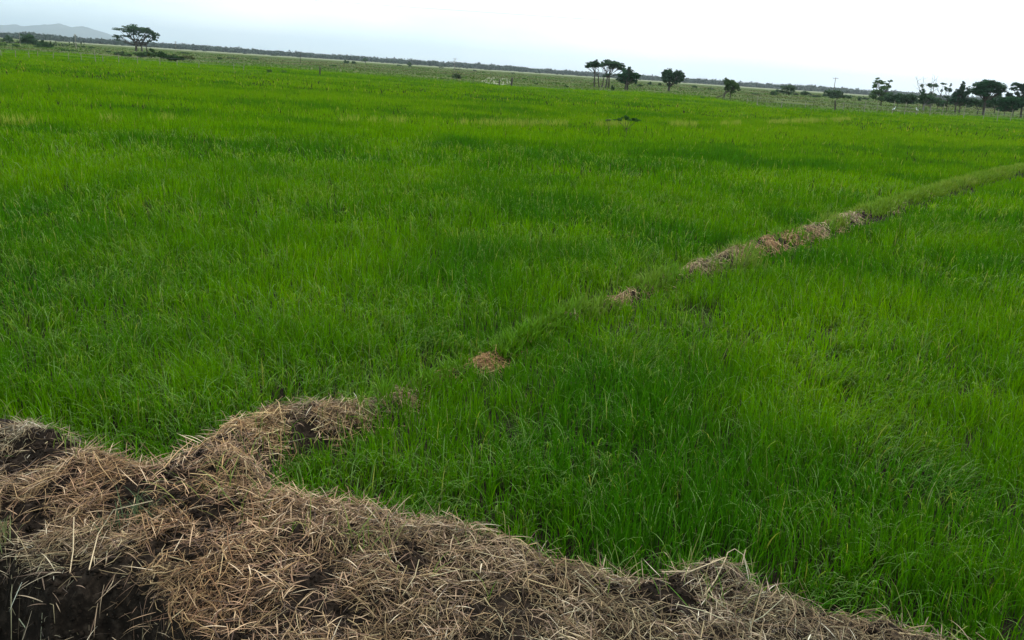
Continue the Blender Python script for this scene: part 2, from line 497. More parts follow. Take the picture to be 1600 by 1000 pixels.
def rice_colour(x, y, n):
    """living leaf colours: fresh yellow-green, mid green, blue-green in the lusher patches"""
    big = fbm(x * .45, y, 4.5, 91, 4)
    mid = fbm(x, y, 1.5, 95, 3)
    lush = np.clip((big * .55 + mid * .45 - .42) * 4.0, 0, 1)
    a = np.array([0.087, 0.220, 0.0006]); b = np.array([0.032, 0.128, 0.0035])
    c = a[None] * (1 - lush[:, None]) + b[None] * lush[:, None]
    yel = (RNG.random(n) < .20)[:, None]
    c = np.where(yel, c * np.array([1.35, 1.12, .9]), c)
    pal = (RNG.random(n) < .018)[:, None]
    c = np.where(pal, np.array([0.22, 0.26, 0.09]), c)
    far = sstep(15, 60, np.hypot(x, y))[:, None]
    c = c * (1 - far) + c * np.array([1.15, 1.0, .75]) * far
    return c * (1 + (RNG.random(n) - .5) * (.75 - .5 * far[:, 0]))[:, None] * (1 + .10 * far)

HALF = math.radians(38)
def rice():
    acc = Acc()
    rings = [(1.8, 4.5, 5), (4.5, 7, 5), (7, 11, 4), (11, 18, 3), (18, 32, 3), (32, 60, 2), (60, 170, 2)]
    for r0, r1, nseg in rings:
        rm_ = math.sqrt(r0 * r1)
        w = 0.0062 if rm_ < 7.5 else (.00085 if rm_ < 30 else .00075) * rm_
        dens = (62.0 if rm_ < 9 else 88.0) / (w * rm_)
        dens = min(dens, 2300)
        area = HALF * (r1 * r1 - r0 * r0)
        nt_ = int(area * dens / 6)
        r = np.sqrt(RNG.random(nt_) * (r1 * r1 - r0 * r0) + r0 * r0)
        a = (RNG.random(nt_) * 2 - 1) * HALF
        tx, ty = r * np.sin(a), r * np.cos(a)
        # tillers per tuft
        x = np.repeat(tx, 6) + RNG.normal(0, .016 + (.0015 if rm_ < 15 else .005) * rm_, nt_ * 6)
        y = np.repeat(ty, 6) + RNG.normal(0, .016 + (.0015 if rm_ < 15 else .005) * rm_, nt_ * 6)
        s = sdist(x, y)
        s = s + 0.10 * (noise2(x, y, .25, 7) - .5) + 0.05 * RNG.normal(size=len(x))
        open_ = np.ones(len(x))
        for mx_, my_, mr_ in [(500, 648, .6), (600, 618, .35), (633, 604, .3), (760, 548, .42), (700, 575, .2), (980, 455, .5), (1040, 430, .45), (1100, 408, .7), (1160, 388, .8), (1220, 373, .9), (1280, 357, .9), (1340, 338, 1.0)]:
            mp_ = on_ground(mx_, my_, BUND_H)
            open_ = np.minimum(open_, sstep(mr_ * .5, mr_ * 1.0, np.hypot(x - mp_.x, y - mp_.y)))
        s = s - (0.02 + open_ * (.05 + .2 * sstep(.35, .6, noise2(x, y, .7, 93)))) * sstep(4.6, 5.6, y)
        ok = (s < -0.03) & (np.hypot(x, y) < paddy_limit(x, y) * (1 + .22 * RNG.random(len(x)) ** 2.2 * noise2(x, y, 9, 92)))
        gap = noise2(x, y, .32, 66)
        ok &= ~((gap < .05) & (r0 < 7) & (RNG.random(len(x)) < .7))
        for hx_, hy_, hr in HOLES:
            ok &= np.hypot(x - hx_, y - hy_) > hr
        x, y, s = x[ok], y[ok], s[ok]
        n = len(x)
        cs = canopy_scale(x, y)
        edge = sstep(0.0, 0.55, -s)
        ln = (0.265 + .07 * RNG.normal(size=n).clip(-2, 2) * .6) * cs * (0.66 + .34 * edge)
        nb = dist_line(x, y, BD[::30]); ln = ln * (0.66 + .34 * sstep(0.05, 1.1, nb))
        z = height(x, y)
        z = np.where(s < -.8, 0, z)
        # direction: random, biased by a gentle wind to the right
        az = RNG.random(n) * 2 * math.pi
        lodge = fbm(x, y, .8, 99, 2)
        b = RNG.random(n) < (.25 + .4 * (lodge > .55))
        az = np.where(b, lodge * 7 + RNG.normal(0, .6, n), az)
        th0 = np.abs(RNG.normal(0, .13, n))
        th1 = th0 + np.abs(RNG.normal(.5, .45, n))
        arch = RNG.random(n) < (.22 + .45 * sstep(.42, .66, lodge))
        th1 = np.where(arch, th0 + 1.4 + .7 * RNG.random(n), th1)
        wd = w * (0.7 + .6 * RNG.random(n))
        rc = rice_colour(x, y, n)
        under = (arch & (RNG.random(n) < .5))[:, None] & (np.hypot(x, y) < 25)[:, None]
        rc = np.where(under, np.array([.16, .27, .07]) * (.7 + .6 * RNG.random(n))[:, None], rc)  # arching leaves: paler undersides, with sky highlights put into the colour
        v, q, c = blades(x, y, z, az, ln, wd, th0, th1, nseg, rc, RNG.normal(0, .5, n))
        acc.add(v, q, c)
    o = acc.build("rice_plants", M_RICE)
    tag(o, "dense young green rice leaves filling both paddies", "rice crop", kind="stuff")
    print("rice verts", acc.n)
rice()

def ridge_grass():
    """the yellowing weeds that grow over the ridge and the old ridge across the paddy"""
    acc = Acc()
    n = 80000
    k = RNG.random(n) ** 1.1
    idx = (k * (len(BU) - 1)).astype(int)
    t = RNG.random(n) * 1.3 - .15; t = np.where(np.hypot(BU[idx, 0], BU[idx, 1]) > 12, .5 + (t - .5) * .65, t)
    x = BU[idx, 0] * (1 - t) + BD[idx, 0] * t + RNG.normal(0, .03, n)
    y = BU[idx, 1] * (1 - t) + BD[idx, 1] * t + RNG.normal(0, .03, n)
    # how bare the straw is along the ridge, by where the photo shows straw lying open
    sx = np.array([on_ground(px, 50, BUND_H) if False else (px, 0, 0) for px in [0]])
    d = np.hypot(x, y)
    marks = [(on_ground(px, py, BUND_H), r) for px, py, r in [(500, 648, .55), (633, 602, .22), (760, 548, .30), (980, 455, .45), (1080, 412, .5), (1130, 398, .7), (1200, 380, .9), (1270, 358, .9), (1330, 336, 1.0)]]
    op = np.zeros(n)
    for m_, r in marks:
        op = np.maximum(op, 1 - sstep(r * .2, r * 1.0, np.hypot(x - m_[0], y - m_[1])))
    dens = (1 - .90 * op) * (.35 + .65 * sstep(.35, .6, noise2(x, y, .5, 44)))
    ok = RNG.random(n) < dens
    x, y, op = x[ok], y[ok], op[ok]; n = len(x); d = np.hypot(x, y)
    green = noise2(x, y, .7, 45)
    far = sstep(12, 19, d)
    gg = np.clip(green * 1.1 + .35, 0, 1)
    c = np.array([.092, .215, .003])[None] * gg[:, None] + np.array([.22, .25, .04])[None] * (1 - gg)[:, None]
    c = c * (1 - .5 * far[:, None]) + np.array([.20, .30, .02]) * .5 * far[:, None]
    c = c * (.7 + .6 * RNG.random(n))[:, None]
    ln = (.12 + .13 * RNG.random(n)) * (1 - .3 * op)
    v, q, cc = blades(x, y, height(x, y) - .01, RNG.random(n) * 6.283, ln, .006 + .0006 * d, np.abs(RNG.normal(.15, .25, n)), np.abs(RNG.normal(1.0, .6, n)), 3, c, RNG.normal(0, .5, n))
    acc.add(v, q, cc)
    # a fringe of thin green and yellow grass where the bank meets the rice
    n = 9000
    x = RNG.uniform(-3.2, 3.4, n); y = RNG.uniform(2.2, 5.6, n)
    s = sdist(x, y)
    ok = (s > -.12) & (s < .16 + .5 * (noise2(x, y, .4, 47) > .60)) & (RNG.random(n) < .5)
    x, y = x[ok], y[ok]; n = len(x)
    g = RNG.random(n)[:, None]
    c = np.array([.08, .19, .015]) * g + np.array([.22, .22, .06]) * (1 - g)
    v, q, cc = blades(x, y, height(x, y) - .01, RNG.random(n) * 6.283, .09 + .16 * RNG.random(n), .003 + .003 * RNG.random(n), np.abs(RNG.normal(.3, .3, n)), np.abs(RNG.normal(1.3, .6, n)), 4, c, RNG.normal(0, .5, n))
    acc.add(v, q, cc)
    tag(acc.build("ridge_grass", M_DRYGRASS), "yellow green weeds and grass over the ridge between the paddies", "grass", kind="stuff")
    # old ridge
    acc = Acc()
    n = 5500
    seg = np.hypot(*np.diff(OLD, axis=0).T); cum = np.r_[0, np.cumsum(seg)]
    t = RNG.random(n) * cum[-1]
    x = np.interp(t, cum, OLD[:, 0]); y = np.interp(t, cum, OLD[:, 1]) + RNG.normal(0, .32, n)
    ok = (noise2(x, y * 0, 1.4, 46) > .5) & (noise2(x, y * 0, .35, 49) > .3)
    x, y = x[ok], y[ok]; n = len(x)
    c = np.array([.25, .32, .03])[None] * (.7 + .6 * RNG.random(n))[:, None]
    v, q, cc = blades(x, y, np.zeros(n), RNG.random(n) * 6.283, .34 + .16 * RNG.random(n), .016 + .01 * RNG.random(n), np.abs(RNG.normal(0, .2, n)), np.abs(RNG.normal(.7, .5, n)), 3, c)
    acc.add(v, q, cc)
    tag(acc.build("tall_pale_grass", M_DRYGRASS), "line of taller pale yellow grass across the far part of the paddy", "grass", kind="stuff")
ridge_grass()

def pasture_grass():
    n = 70000
    r = 85 * (560 / 85.) ** RNG.random(n)
    a = (RNG.random(n) * 2 - 1) * math.radians(40)
    x, y = r * np.sin(a), r * np.cos(a)
    ok = r > paddy_limit(x, y) * .985
    ok &= noise2(x, y, 9, 55) > .35
    x, y, r = x[ok], y[ok], r[ok]; n = len(x)
    f = fbm(x * .3, y, 18, 57, 4)
    k = np.clip((f - .35) * 3, 0, 1)[:, None]
    c = np.array([.065, .145, .014]) * (1 - k) + np.array([.155, .15, .07]) * k
    nearf = (1 - sstep(1.0, 1.45, r / paddy_limit(x, y)))[:, None]
    c = c * (1 - .7 * nearf) + np.array([.09, .20, .004]) * .7 * nearf
    c = c * (.65 + .7 * RNG.random(n))[:, None]
    v, q, cc = blades(x, y, np.zeros(n), RNG.random(n) * 6.283, .18 + .35 * RNG.random(n) * noise2(x, y, 6, 58), .0016 * r * (.6 + .8 * RNG.random(n)), np.abs(RNG.normal(.1, .3, n)), np.abs(RNG.normal(.8, .5, n)), 2, c)
    tag(new_mesh("pasture_grass", v, q, M_DRYGRASS, cc), "rough olive pasture grass beyond the rice", "grass", kind="stuff")
pasture_grass()

# ------------------------------------------------------------------ straw
def straws(x, y, az, ln, rad, lift, tilt, bend, col, drape=True):
    n = len(x)
    t = np.array([-.5, 0, .5])
    px = x[:, None] + np.cos(az)[:, None] * ln[:, None] * t
    py = y[:, None] + np.sin(az)[:, None] * ln[:, None] * t
    sidex = -np.sin(az); sidey = np.cos(az)
    px[:, 1] += sidex * bend * ln; py[:, 1] += sidey * bend * ln
    hz = height(px, py)
    pz = hz + lift[:, None] + tilt[:, None] * ln[:, None] * (t + .35)[None]
    pz[:, 1] = np.maximum(pz[:, 1], (pz[:, 0] + pz[:, 2]) / 2 - .01) + np.abs(bend) * ln * .5
    steep = (np.abs(hz[:, 2] - hz[:, 0]) > .55 * ln) & (RNG.random(n) < .9)
    px, py, pz, sidex, sidey, rad, ln, col = [q_[~steep] for q_ in (px, py, pz, sidex, sidey, rad, ln, col)]
    n = len(px)
    ring = np.array([[-1, -.35], [1, -.35], [0, .75]])
    Vv = np.empty((n, 3, 3, 3), np.float32)
    rr = rad[:, None] * np.array([1, .95, .6])
    for k in range(3):
        Vv[:, :, k, 0] = px + sidex[:, None] * ring[k, 0] * rr
        Vv[:, :, k, 1] = py + sidey[:, None] * ring[k, 0] * rr
        Vv[:, :, k, 2] = pz + ring[k, 1] * rr
    b = (np.arange(n) * 9)[:, None]
    qs = []
    for s_ in (0, 3):
        for k in range(3):
            k2 = (k + 1) % 3
            qs.append(np.stack([b[:, 0] + s_ + k, b[:, 0] + s_ + k2, b[:, 0] + s_ + 3 + k2, b[:, 0] + s_ + 3 + k], -1))
    q = np.stack(qs, 1).reshape(-1, 4)
    C = np.repeat(col[:, None, :], 9, 1).reshape(-1, 3)
    return Vv.reshape(-1, 3), q, C

def straw_colour(x, y, n):
    k = RNG.random(n)
    pal = np.array([[.45, .325, .20], [.32, .21, .125], [.185, .108, .066], [.075, .048, .034], [.58, .475, .33]])
    c = pal[np.searchsorted([.22, .50, .76, .93], k)]
    red = fbm(x, y, .9, 33, 2)[:, None]
    c = c * (1 + (red - .5) * np.array([.35, -.1, -.4]))
    return c * (.75 + .5 * RNG.random(n))[:, None]

def straw():
    acc = Acc()
    def batch(n, x0, x1, y0, y1, lmin, lmax, rmin, rmax, lift, tl, coh, tone):
        x = RNG.uniform(x0, x1, n); y = RNG.uniform(y0, y1, n)
        s = sdist(x, y)
        b = bareness(x, y)
        dd = sdist(x, y, DITCH)
        thin = noise2(x, y, .42, 35) * .6 + noise2(x, y, .14, 36) * .4
        keep = (s > .02 + .12 * RNG.random(n)) & (RNG.random(n) > b * .93) & (RNG.random(n) > sstep(-.03, .12, dd) * (1 - .75 * sstep(.15, .4, dd)) * .94) & (RNG.random(n) < .16 + .95 * sstep(.25, .52, thin))
        x, y, dd = x[keep], y[keep], dd[keep]; n = len(x)
        flow = fbm(x, y, .55, 37, 2) * 9
        az = np.where(RNG.random(n) < coh, flow + RNG.normal(0, .5, n), RNG.random(n) * 6.283)
        ln = lmin + (lmax - lmin) * RNG.random(n) ** 1.8
        rad = rmin + (rmax - rmin) * RNG.random(n) ** 1.5
        v, q, c = straws(x, y, az, ln, rad, RNG.random(n) ** 1.5 * lift, RNG.normal(0, tl, n), RNG.normal(0, .09, n), straw_colour(x, y, n) * tone * np.array([.88, .86, .72]))
        acc.add(v, q, c)
    batch(170000, -2.8, 3.6, 1.9, 5.6, .015, .09, .0007, .0017, .028, .22, .22, .80)
    batch(42000, -2.8, 3.6, 1.9, 5.6, .05, .15, .0010, .0024, .045, .28, .25, 1.0)
    batch(3600, -2.8, 3.6, 1.9, 5.4, .08, .24, .0015, .0036, .050, .25, .2, 1.3)
    # stalks and wisps that stand proud of the mat
    batch(4200, -2.8, 3.4, 1.9, 5.0, .08, .20, .0014, .003, .03, .7, .2, 1.2)
    # limp dead leaves lying crumpled over the stalks
    n = 46000
    x = RNG.uniform(-2.8, 3.6, n); y = RNG.uniform(1.9, 5.6, n)
    k = (sdist(x, y) > .0) & (RNG.random(n) > bareness(x, y) * .9) & (sdist(x, y, DITCH) < .03) & (noise2(x, y, .25, 38) > .4)
    x, y = x[k], y[k]; n = len(x)
    v, q, c = blades(x, y, height(x, y) + .004 + .03 * RNG.random(n), RNG.random(n) * 6.283, .04 + .11 * RNG.random(n) ** 1.4, .002 + .004 * RNG.random(n), RNG.normal(1.28, .2, n), RNG.normal(1.75, .3, n), 5, straw_colour(x, y, n) * .95, RNG.normal(0, .6, n))
    acc.add(v, q, c)
    # stalks overhanging the lip of the ditch
    n = 2600
    x = RNG.uniform(-2.6, .2, n); y = RNG.uniform(1.8, 3.6, n); dd = sdist(x, y, DITCH)
    k = (dd > -.14) & (dd < .03); x, y = x[k], y[k]; n = len(x)
    v, q, c = blades(x, y, height(x, y) + .01, RNG.normal(-2.0, .8, n), .04 + .16 * RNG.random(n), .0015 + .0025 * RNG.random(n), (th_ := RNG.normal(1.8, .45, n)), th_ + RNG.normal(.3, .35, n), 5, straw_colour(x, y, n), RNG.normal(0, .5, n))
    acc.add(v, q, c)
    tag(acc.build("bank_straw", M_STRAW), "matted dry brown rice straw heaped over the foreground bank", "straw", kind="stuff")
    # straw lying open on the ridge
    acc2 = Acc()
    marks = [(490, 655, .55, 3600), (430, 685, .45, 2500), (560, 640, .3, 700), (633, 602, .20, 700), (760, 548, .30, 1100), (705, 572, .15, 150), (980, 455, .42, 1100), (1040, 430, .3, 300), (1100, 408, .5, 1500), (1150, 392, .5, 1400), (1200, 378, .7, 2200), (1270, 360, .8, 2400), (1330, 340, .9, 1500), (1390, 322, 1.0, 500), (1450, 302, 1.2, 250), (1020, 442, 1.0, 500), (1080, 415, 1.2, 900), (1160, 390, 1.2, 1100), (1235, 370, 1.3, 1200), (1310, 350, 1.4, 1000), (820, 520, .8, 350), (900, 487, .9, 400)]
    for px, py, r, n in marks:
        c0 = on_ground(px, py, BUND_H)
        a = RNG.random(n) * 6.283; rr = r * np.abs(RNG.normal(0, .62, n))
        x = c0[0] + np.cos(a) * rr * 1.5; y = c0[1] + np.sin(a) * rr
        s = sdist(x, y) + .07 * RNG.normal(size=n)
        k = (s > -.0) & (noise2(x, y, .22, 77) > .30); x, y = x[k], y[k]; n = len(x)
        d = math.hypot(c0[0], c0[1])
        v, q, c = straws(x, y, RNG.random(n) * 6.283, .06 + .15 * RNG.random(n), (.0014 + .002 * RNG.random(n)) * max(1, d / 7), RNG.random(n) * .035, RNG.normal(0, .25, n), RNG.normal(0, .1, n), straw_colour(x, y, n) * np.array([1.12, 1.04, .80]))
        acc2.add(v, q, c)
    tag(acc2.build("ridge_straw", M_STRAW), "pale dry straw lying in patches along the ridge between the paddies", "straw", kind="stuff")
straw()

def crumbs():
    """loose soil crumbs on the bare places"""
    base = np.array([(1, 0, 0), (-1, 0, 0), (0, 1, 0), (0, -1, 0), (0, 0, 1), (0, 0, -1)], float)
    tris = np.array([(0, 2, 4), (2, 1, 4), (1, 3, 4), (3, 0, 4), (2, 0, 5), (1, 2, 5), (3, 1, 5), (0, 3, 5)])
    n = 42000
    x = RNG.uniform(-2.8, 3.4, n); y = RNG.uniform(1.9, 5.4, n)
    b = np.maximum(bareness(x, y), .8 * sstep(-.1, .15, sdist(x, y, DITCH)))
    k = (RNG.random(n) < b + .05) & (sdist(x, y) > 0)
    x, y = x[k], y[k]; n = len(x)
    r = .004 + .016 * RNG.random(n) ** 3
    V_ = base[None] * (r[:, None, None] * (.6 + .8 * RNG.random((n, 6, 3)))) 
    ang = RNG.random(n) * 6.283; ca, sa = np.cos(ang)[:, None], np.sin(ang)[:, None]
    vx = V_[..., 0] * ca - V_[..., 1] * sa; vy = V_[..., 0] * sa + V_[..., 1] * ca
    V_ = np.stack([vx + x[:, None], vy + y[:, None], V_[..., 2] * .8 + (height(x, y) + r * .3)[:, None]], -1)
    q = (tris[None] + (np.arange(n) * 6)[:, None, None]).reshape(-1, 3)
    tag(new_mesh("soil_crumbs", V_, q, M_SOIL, nside=3), "dark crumbs of soil on the bare places of the bank", "soil", kind="stuff")
crumbs()

# ------------------------------------------------------------------ tubes, crowns
def tube(pts, radii, sides=6):
    pts = [Vector(p) for p in pts]; V_ = []; Q = []
    for i, p in enumerate(pts):
        d = (pts[min(i + 1, len(pts) - 1)] - pts[max(i - 1, 0)])
        d = d.normalized() if d.length > 1e-9 else Vector((0, 0, 1))
        a = d.cross(Vector((0, 1, 0)) if abs(d.y) < .9 else Vector((1, 0, 0))).normalized(); b = d.cross(a)
        for k in range(sides):
            t = 2 * math.pi * k / sides
            V_.append(p + (a * math.cos(t) + b * math.sin(t)) * radii[i])
    for i in range(len(pts) - 1):
        for k in range(sides):
            k2 = (k + 1) % sides
            Q.append((i * sides + k, i * sides + k2, (i + 1) * sides + k2, (i + 1) * sides + k))
    # caps as degenerate-free fans of quads
    for i0 in (0, (len(pts) - 1) * sides):
        for k in range(0, sides - 2, 2):
            Q.append((i0, i0 + k + 1, i0 + k + 2, i0 + (k + 3) % sides))
    return [tuple(v) for v in V_], Q

class Tubes:
    def __init__(s): s.v = []; s.q = []
    def add(s, pts, radii, sides=6):
        v, q = tube(pts, radii, sides); b = len(s.v)
        s.v += v; s.q += [tuple(i + b for i in f) for f in q]
    def build(s, name, mat, parent=None, off=(0, 0, 0)):
        v = np.array(s.v) - np.array(off)
        return new_mesh(name, v, s.q, mat, smooth=True, parent=parent)

def limb(T, a, b, r0, r1, sag=.12, n=6, wob=.04):
    a = Vector(a); b = Vector(b); L_ = (b - a).length
    mid = (a + b) / 2 + Vector((0, 0, -1)) * sag * L_ * .5 + Vector((random.gauss(0, wob), random.gauss(0, wob), 0)) * L_
    pts = []; rad = []
    for i in range(n + 1):
        t = i / n
        p = a * (1 - t) ** 2 + mid * 2 * t * (1 - t) + b * t * t
        p = p + Vector((random.gauss(0, 1), random.gauss(0, 1), random.gauss(0, .6))) * L_ * wob * .25 * (0 < i < n)
        pts.append(p); rad.append(r0 * (1 - t) + r1 * t)
    T.add(pts, rad)
    return pts

def leaf_cloud(lobes, n, size, base_col, seed, thin=.3):
    base_col = np.array(base_col) * np.array([2.5, 2.4, 1.9])
    """leaf clumps through several lobes; lobes = (centre, rx, ry, rz)"""
    g = np.random.default_rng(seed)
    w = np.array([l[1] * l[3] for l in lobes]); w = w / w.sum()
    Vs = []; Cs = []
    for (c, rx, ry, rz), wi in zip(lobes, w):
        m_ = max(12, int(n * wi))
        d = g.normal(size=(m_, 3)); d /= np.linalg.norm(d, axis=1)[:, None]
        rr = g.random(m_) ** .45
        # ragged outline: the lobe is made of many small sprays of leaves
        K = max(7, int(m_ / 38))
        cd = g.normal(size=(K, 3)); cd /= np.linalg.norm(cd, axis=1)[:, None]
        cd = cd * (g.random(K) ** .33 * (.55 + .55 * g.random(K)))[:, None] * (1.12 - thin * .2)
        cs_ = .11 + .15 * g.random(K) * (1.25 - thin)
        which = g.integers(0, K, m_)
        p = cd[which] + d * (rr * cs_[which] * 1.7)[:, None] * np.array([1.15, 1.15, .8])
        cell = noise2(p[:, 0] * rx + c[0] + p[:, 1] * ry * .4, p[:, 2] * rz * 1.6 + c[2], max(rx, rz) * .42, seed)
        keep = cell > thin * .6
        p = p[keep]; cell = cell[keep]
        pos = np.array(c)[None] + p * np.array([rx, ry, rz])
        k = len(pos)
        a1 = g.normal(size=(k, 3)); a1 /= np.linalg.norm(a1, axis=1)[:, None]
        a2 = np.cross(a1, g.normal(size=(k, 3))); a2 /= np.linalg.norm(a2, axis=1)[:, None] + 1e-9
        s = (size * (.5 + g.random(k)))[:, None]
        Vs.append(np.stack([pos - a1 * s, pos + a2 * s * .5, pos + a1 * s, pos - a2 * s * .5], 1))
        tone = (.6 + .8 * noise2(pos[:, 0], pos[:, 2] * 1.3, max(rx, rz) * .5, seed + 3))[:, None] * (.8 + .4 * g.random(k))[:, None]
        cc = np.array(base_col)[None] * tone
        Cs.append(np.repeat(cc[:, None, :], 4, 1))
    V_ = np.concatenate(Vs).reshape(-1, 3); C_ = np.concatenate(Cs).reshape(-1, 3)
    return V_, np.arange(len(V_)).reshape(-1, 4), C_

def tree(name, label, cat, D, base, lobes_px, trunks=None, leaves=6000, size=.16, col=(.028, .055, .022), seed=1, thin=.3, trunk_r=.28, group=None, bark=None, bare=None, depthk=.8, fork=.45):
    """base: photo point of the foot; lobes (cx, cy, rx, ry) as seen; stood at distance D with real depth"""
    random.seed(seed)
    k = D / FPX * 1.03
    foot = at_depth(base[0], base[1], D); foot.z = 0
    root = empty(name, foot)
    tag(root, label, cat, group)
    g = random.Random(seed)
    lobes = []
    for cx, cy, rx, ry in lobes_px:
        c = at_depth(cx, cy, D)
        rx_, rz_ = rx * k, ry * k
        wide = max(l[2] for l in lobes_px) * k
        c.y += g.uniform(-.5, .5) * wide * depthk
        lobes.append(((c.x - foot.x, c.y - foot.y, c.z), rx_, max(rx_ * depthk, rz_ * .8), rz_))
    V_, Q_, C_ = leaf_cloud(lobes, leaves, size, col, seed, thin)
    new_mesh("crown", V_, Q_, M_CROWN, C_, parent=root)
    T = Tubes()
    for j, tr in enumerate(trunks or [(base[0], base[1])]):
        f = at_depth(tr[0], tr[1], D); f = Vector((f.x - foot.x, (j % 3 - 1) * .8 * (len(trunks or [1]) > 1), -.05))
        r = trunk_r * (tr[2] if len(tr) > 2 else 1)
        mine = lobes if not trunks or len(trunks) == 1 else [l for i, l in enumerate(lobes) if i % len(trunks) == j or abs(l[0][0] - f.x) < l[1]]
        if not mine: mine = lobes[:2]
        ctr = sum((Vector(l[0]) for l in mine), Vector()) / len(mine)
        fk = f.lerp(Vector((ctr.x, ctr.y, ctr.z)), fork); fk.x = f.x * .6 + fk.x * .4
        limb(T, f, fk, r, r * .75, 0, 5)
        for l in mine:
            c = Vector(l[0])
            e = c + Vector((g.uniform(-.3, .3) * l[1], g.uniform(-.3, .3) * l[2], g.uniform(-.2, .3) * l[3]))
            pts = limb(T, fk, e, r * .55, r * .14, .25, 6)
            for _ in range(3):
                p = pts[g.randint(2, 5)]
                e2 = c + Vector((g.uniform(-.9, .9) * l[1], g.uniform(-.8, .8) * l[2], g.uniform(-.4, .7) * l[3]))
                limb(T, p, e2, r * .22, r * .06, .1, 4)
    for (x0, y0, x1, y1, rr) in (bare or []):
        a = at_depth(x0, y0, D) - foot; a.z = at_depth(x0, y0, D).z
        b = at_depth(x1, y1, D) - foot; b.z = at_depth(x1, y1, D).z
        pts = limb(T, a, b, rr, rr * .3, 0, 5, .06)
        for _ in range(4):
            p = pts[g.randint(1, 4)]
            v = (b - a); q = p + Vector((g.uniform(-.5, .5) * v.length, g.uniform(-.4, .4) * v.length, g.uniform(.15, .45) * v.length))
            limb(T, p, q, rr * .4, rr * .12, 0, 4, .08)
    T.build("trunk", bark or M_BARK, root)
    return root

def D_of(px, py):
    return on_ground(px, py, 0)[1]

# --- left: flat-topped acacia standing alone
tree("acacia_tree", "lone flat topped spreading tree in front of the mountain foot, far left", "tree", 330, (214, 78),
     [(212, 43.5, 17, 3.6), (196, 46.5, 17, 2.4), (226, 47.5, 15, 3.6), (236, 51.5, 10, 3.4), (243, 54.5, 7.5, 2), (205, 49.5, 11, 3), (189, 57.5, 7.5, 2.6), (183, 60.5, 3, 3.5),
      (200, 57, 7, 2.6), (217, 54, 7, 3), (210, 62.5, 5, 2.2), (229, 56.5, 6, 2.8), (240, 60, 4.5, 5), (233, 64, 4, 2), (222, 62, 3, 2)],
     [(214, 78, 1.2), (222, 77, .8), (229, 76, .6)], 11000, .24, (.020, .042, .026), 3, .34, .42, depthk=.7, fork=.35)
tree("bush", "big dense dark bush left of the thin pole, tallest at the far left", "bush", 300, (48, 76), [(44, 62, 9, 7), (50, 60, 8, 6), (42, 56, 4, 3), (56, 68, 7, 6), (48, 72, 8, 4), (36, 64, 5, 5)], None, 5200, .26, (.020, .044, .022), 4, .22, .22)
tree("bush", "dark rounded bush just right of the biggest far left bush", "bush", 240, (70, 79), [(68, 70, 6, 5), (71, 75, 4, 4), (76, 71, 5, 4), (64, 66, 3, 3)], None, 3000, .22, (.017, .038, .018), 5, .2, .15)
tree("bush", "round dark bush near the left border of the photo", "bush", 330, (12, 68), [(12, 60, 5, 4), (8, 64, 6, 2.5), (16, 63, 4, 2.5)], None, 2200, .26, (.022, .046, .024), 6, .25, .15)
tree("bush", "low wide scrub at the left border below the round bush", "bush", 210, (12, 77), [(4, 72, 7, 4), (12, 74, 6, 3), (24, 74, 8, 3)], None, 3000, .2, (.026, .05, .02), 7, .25, .12)
tree("shrub", "flat dark shrub hugging the paddy edge below the thin pole", "shrub", 190, (106, 81), [(101, 79.5, 8, 2), (112, 80.5, 9, 2), (94, 80, 4, 1.3)], None, 2200, .16, (.015, .034, .014), 8, .15, .08)
tree("shrub", "small low scrub patch on the pasture left of the acacia", "shrub", 240, (143, 76), [(143, 74, 5, 1.4), (130, 72.5, 2.5, 1.8)], None, 900, .18, (.03, .05, .025), 9, .2, .08)
tree("shrub", "olive scrub under the left side of the flat topped acacia", "shrub", 170, (195, 88), [(186, 84, 6, 3.4), (199, 86, 7, 3), (192, 82, 3, 2)], None, 2400, .15, (.036, .062, .026), 10, .25, .08)
tree("shrub", "olive scrub under the right side of the flat topped acacia", "shrub", 170, (222, 89), [(216, 85, 8, 3.4), (228, 84, 7, 4), (236, 79, 5, 3.4), (240, 86, 7, 3)], None, 3200, .15, (.030, .055, .024), 11, .25, .08)
tree("bush", "very dark low bush right of the acacia, on the paddy edge", "bush", 140, (268, 94), [(262, 89.5, 8, 4), (273, 90.5, 9, 3.8), (283, 91, 5, 2.6), (251, 85, 6, 4)], None, 4200, .13, (.015, .034, .014), 12, .12, .08)
tree("shrub", "thin brownish scrub to the right of the very dark low bush", "shrub", 140, (296, 93), [(292, 89, 6, 3), (301, 91, 5, 2)], None, 900, .12, (.05, .058, .03), 13, .35, .06)
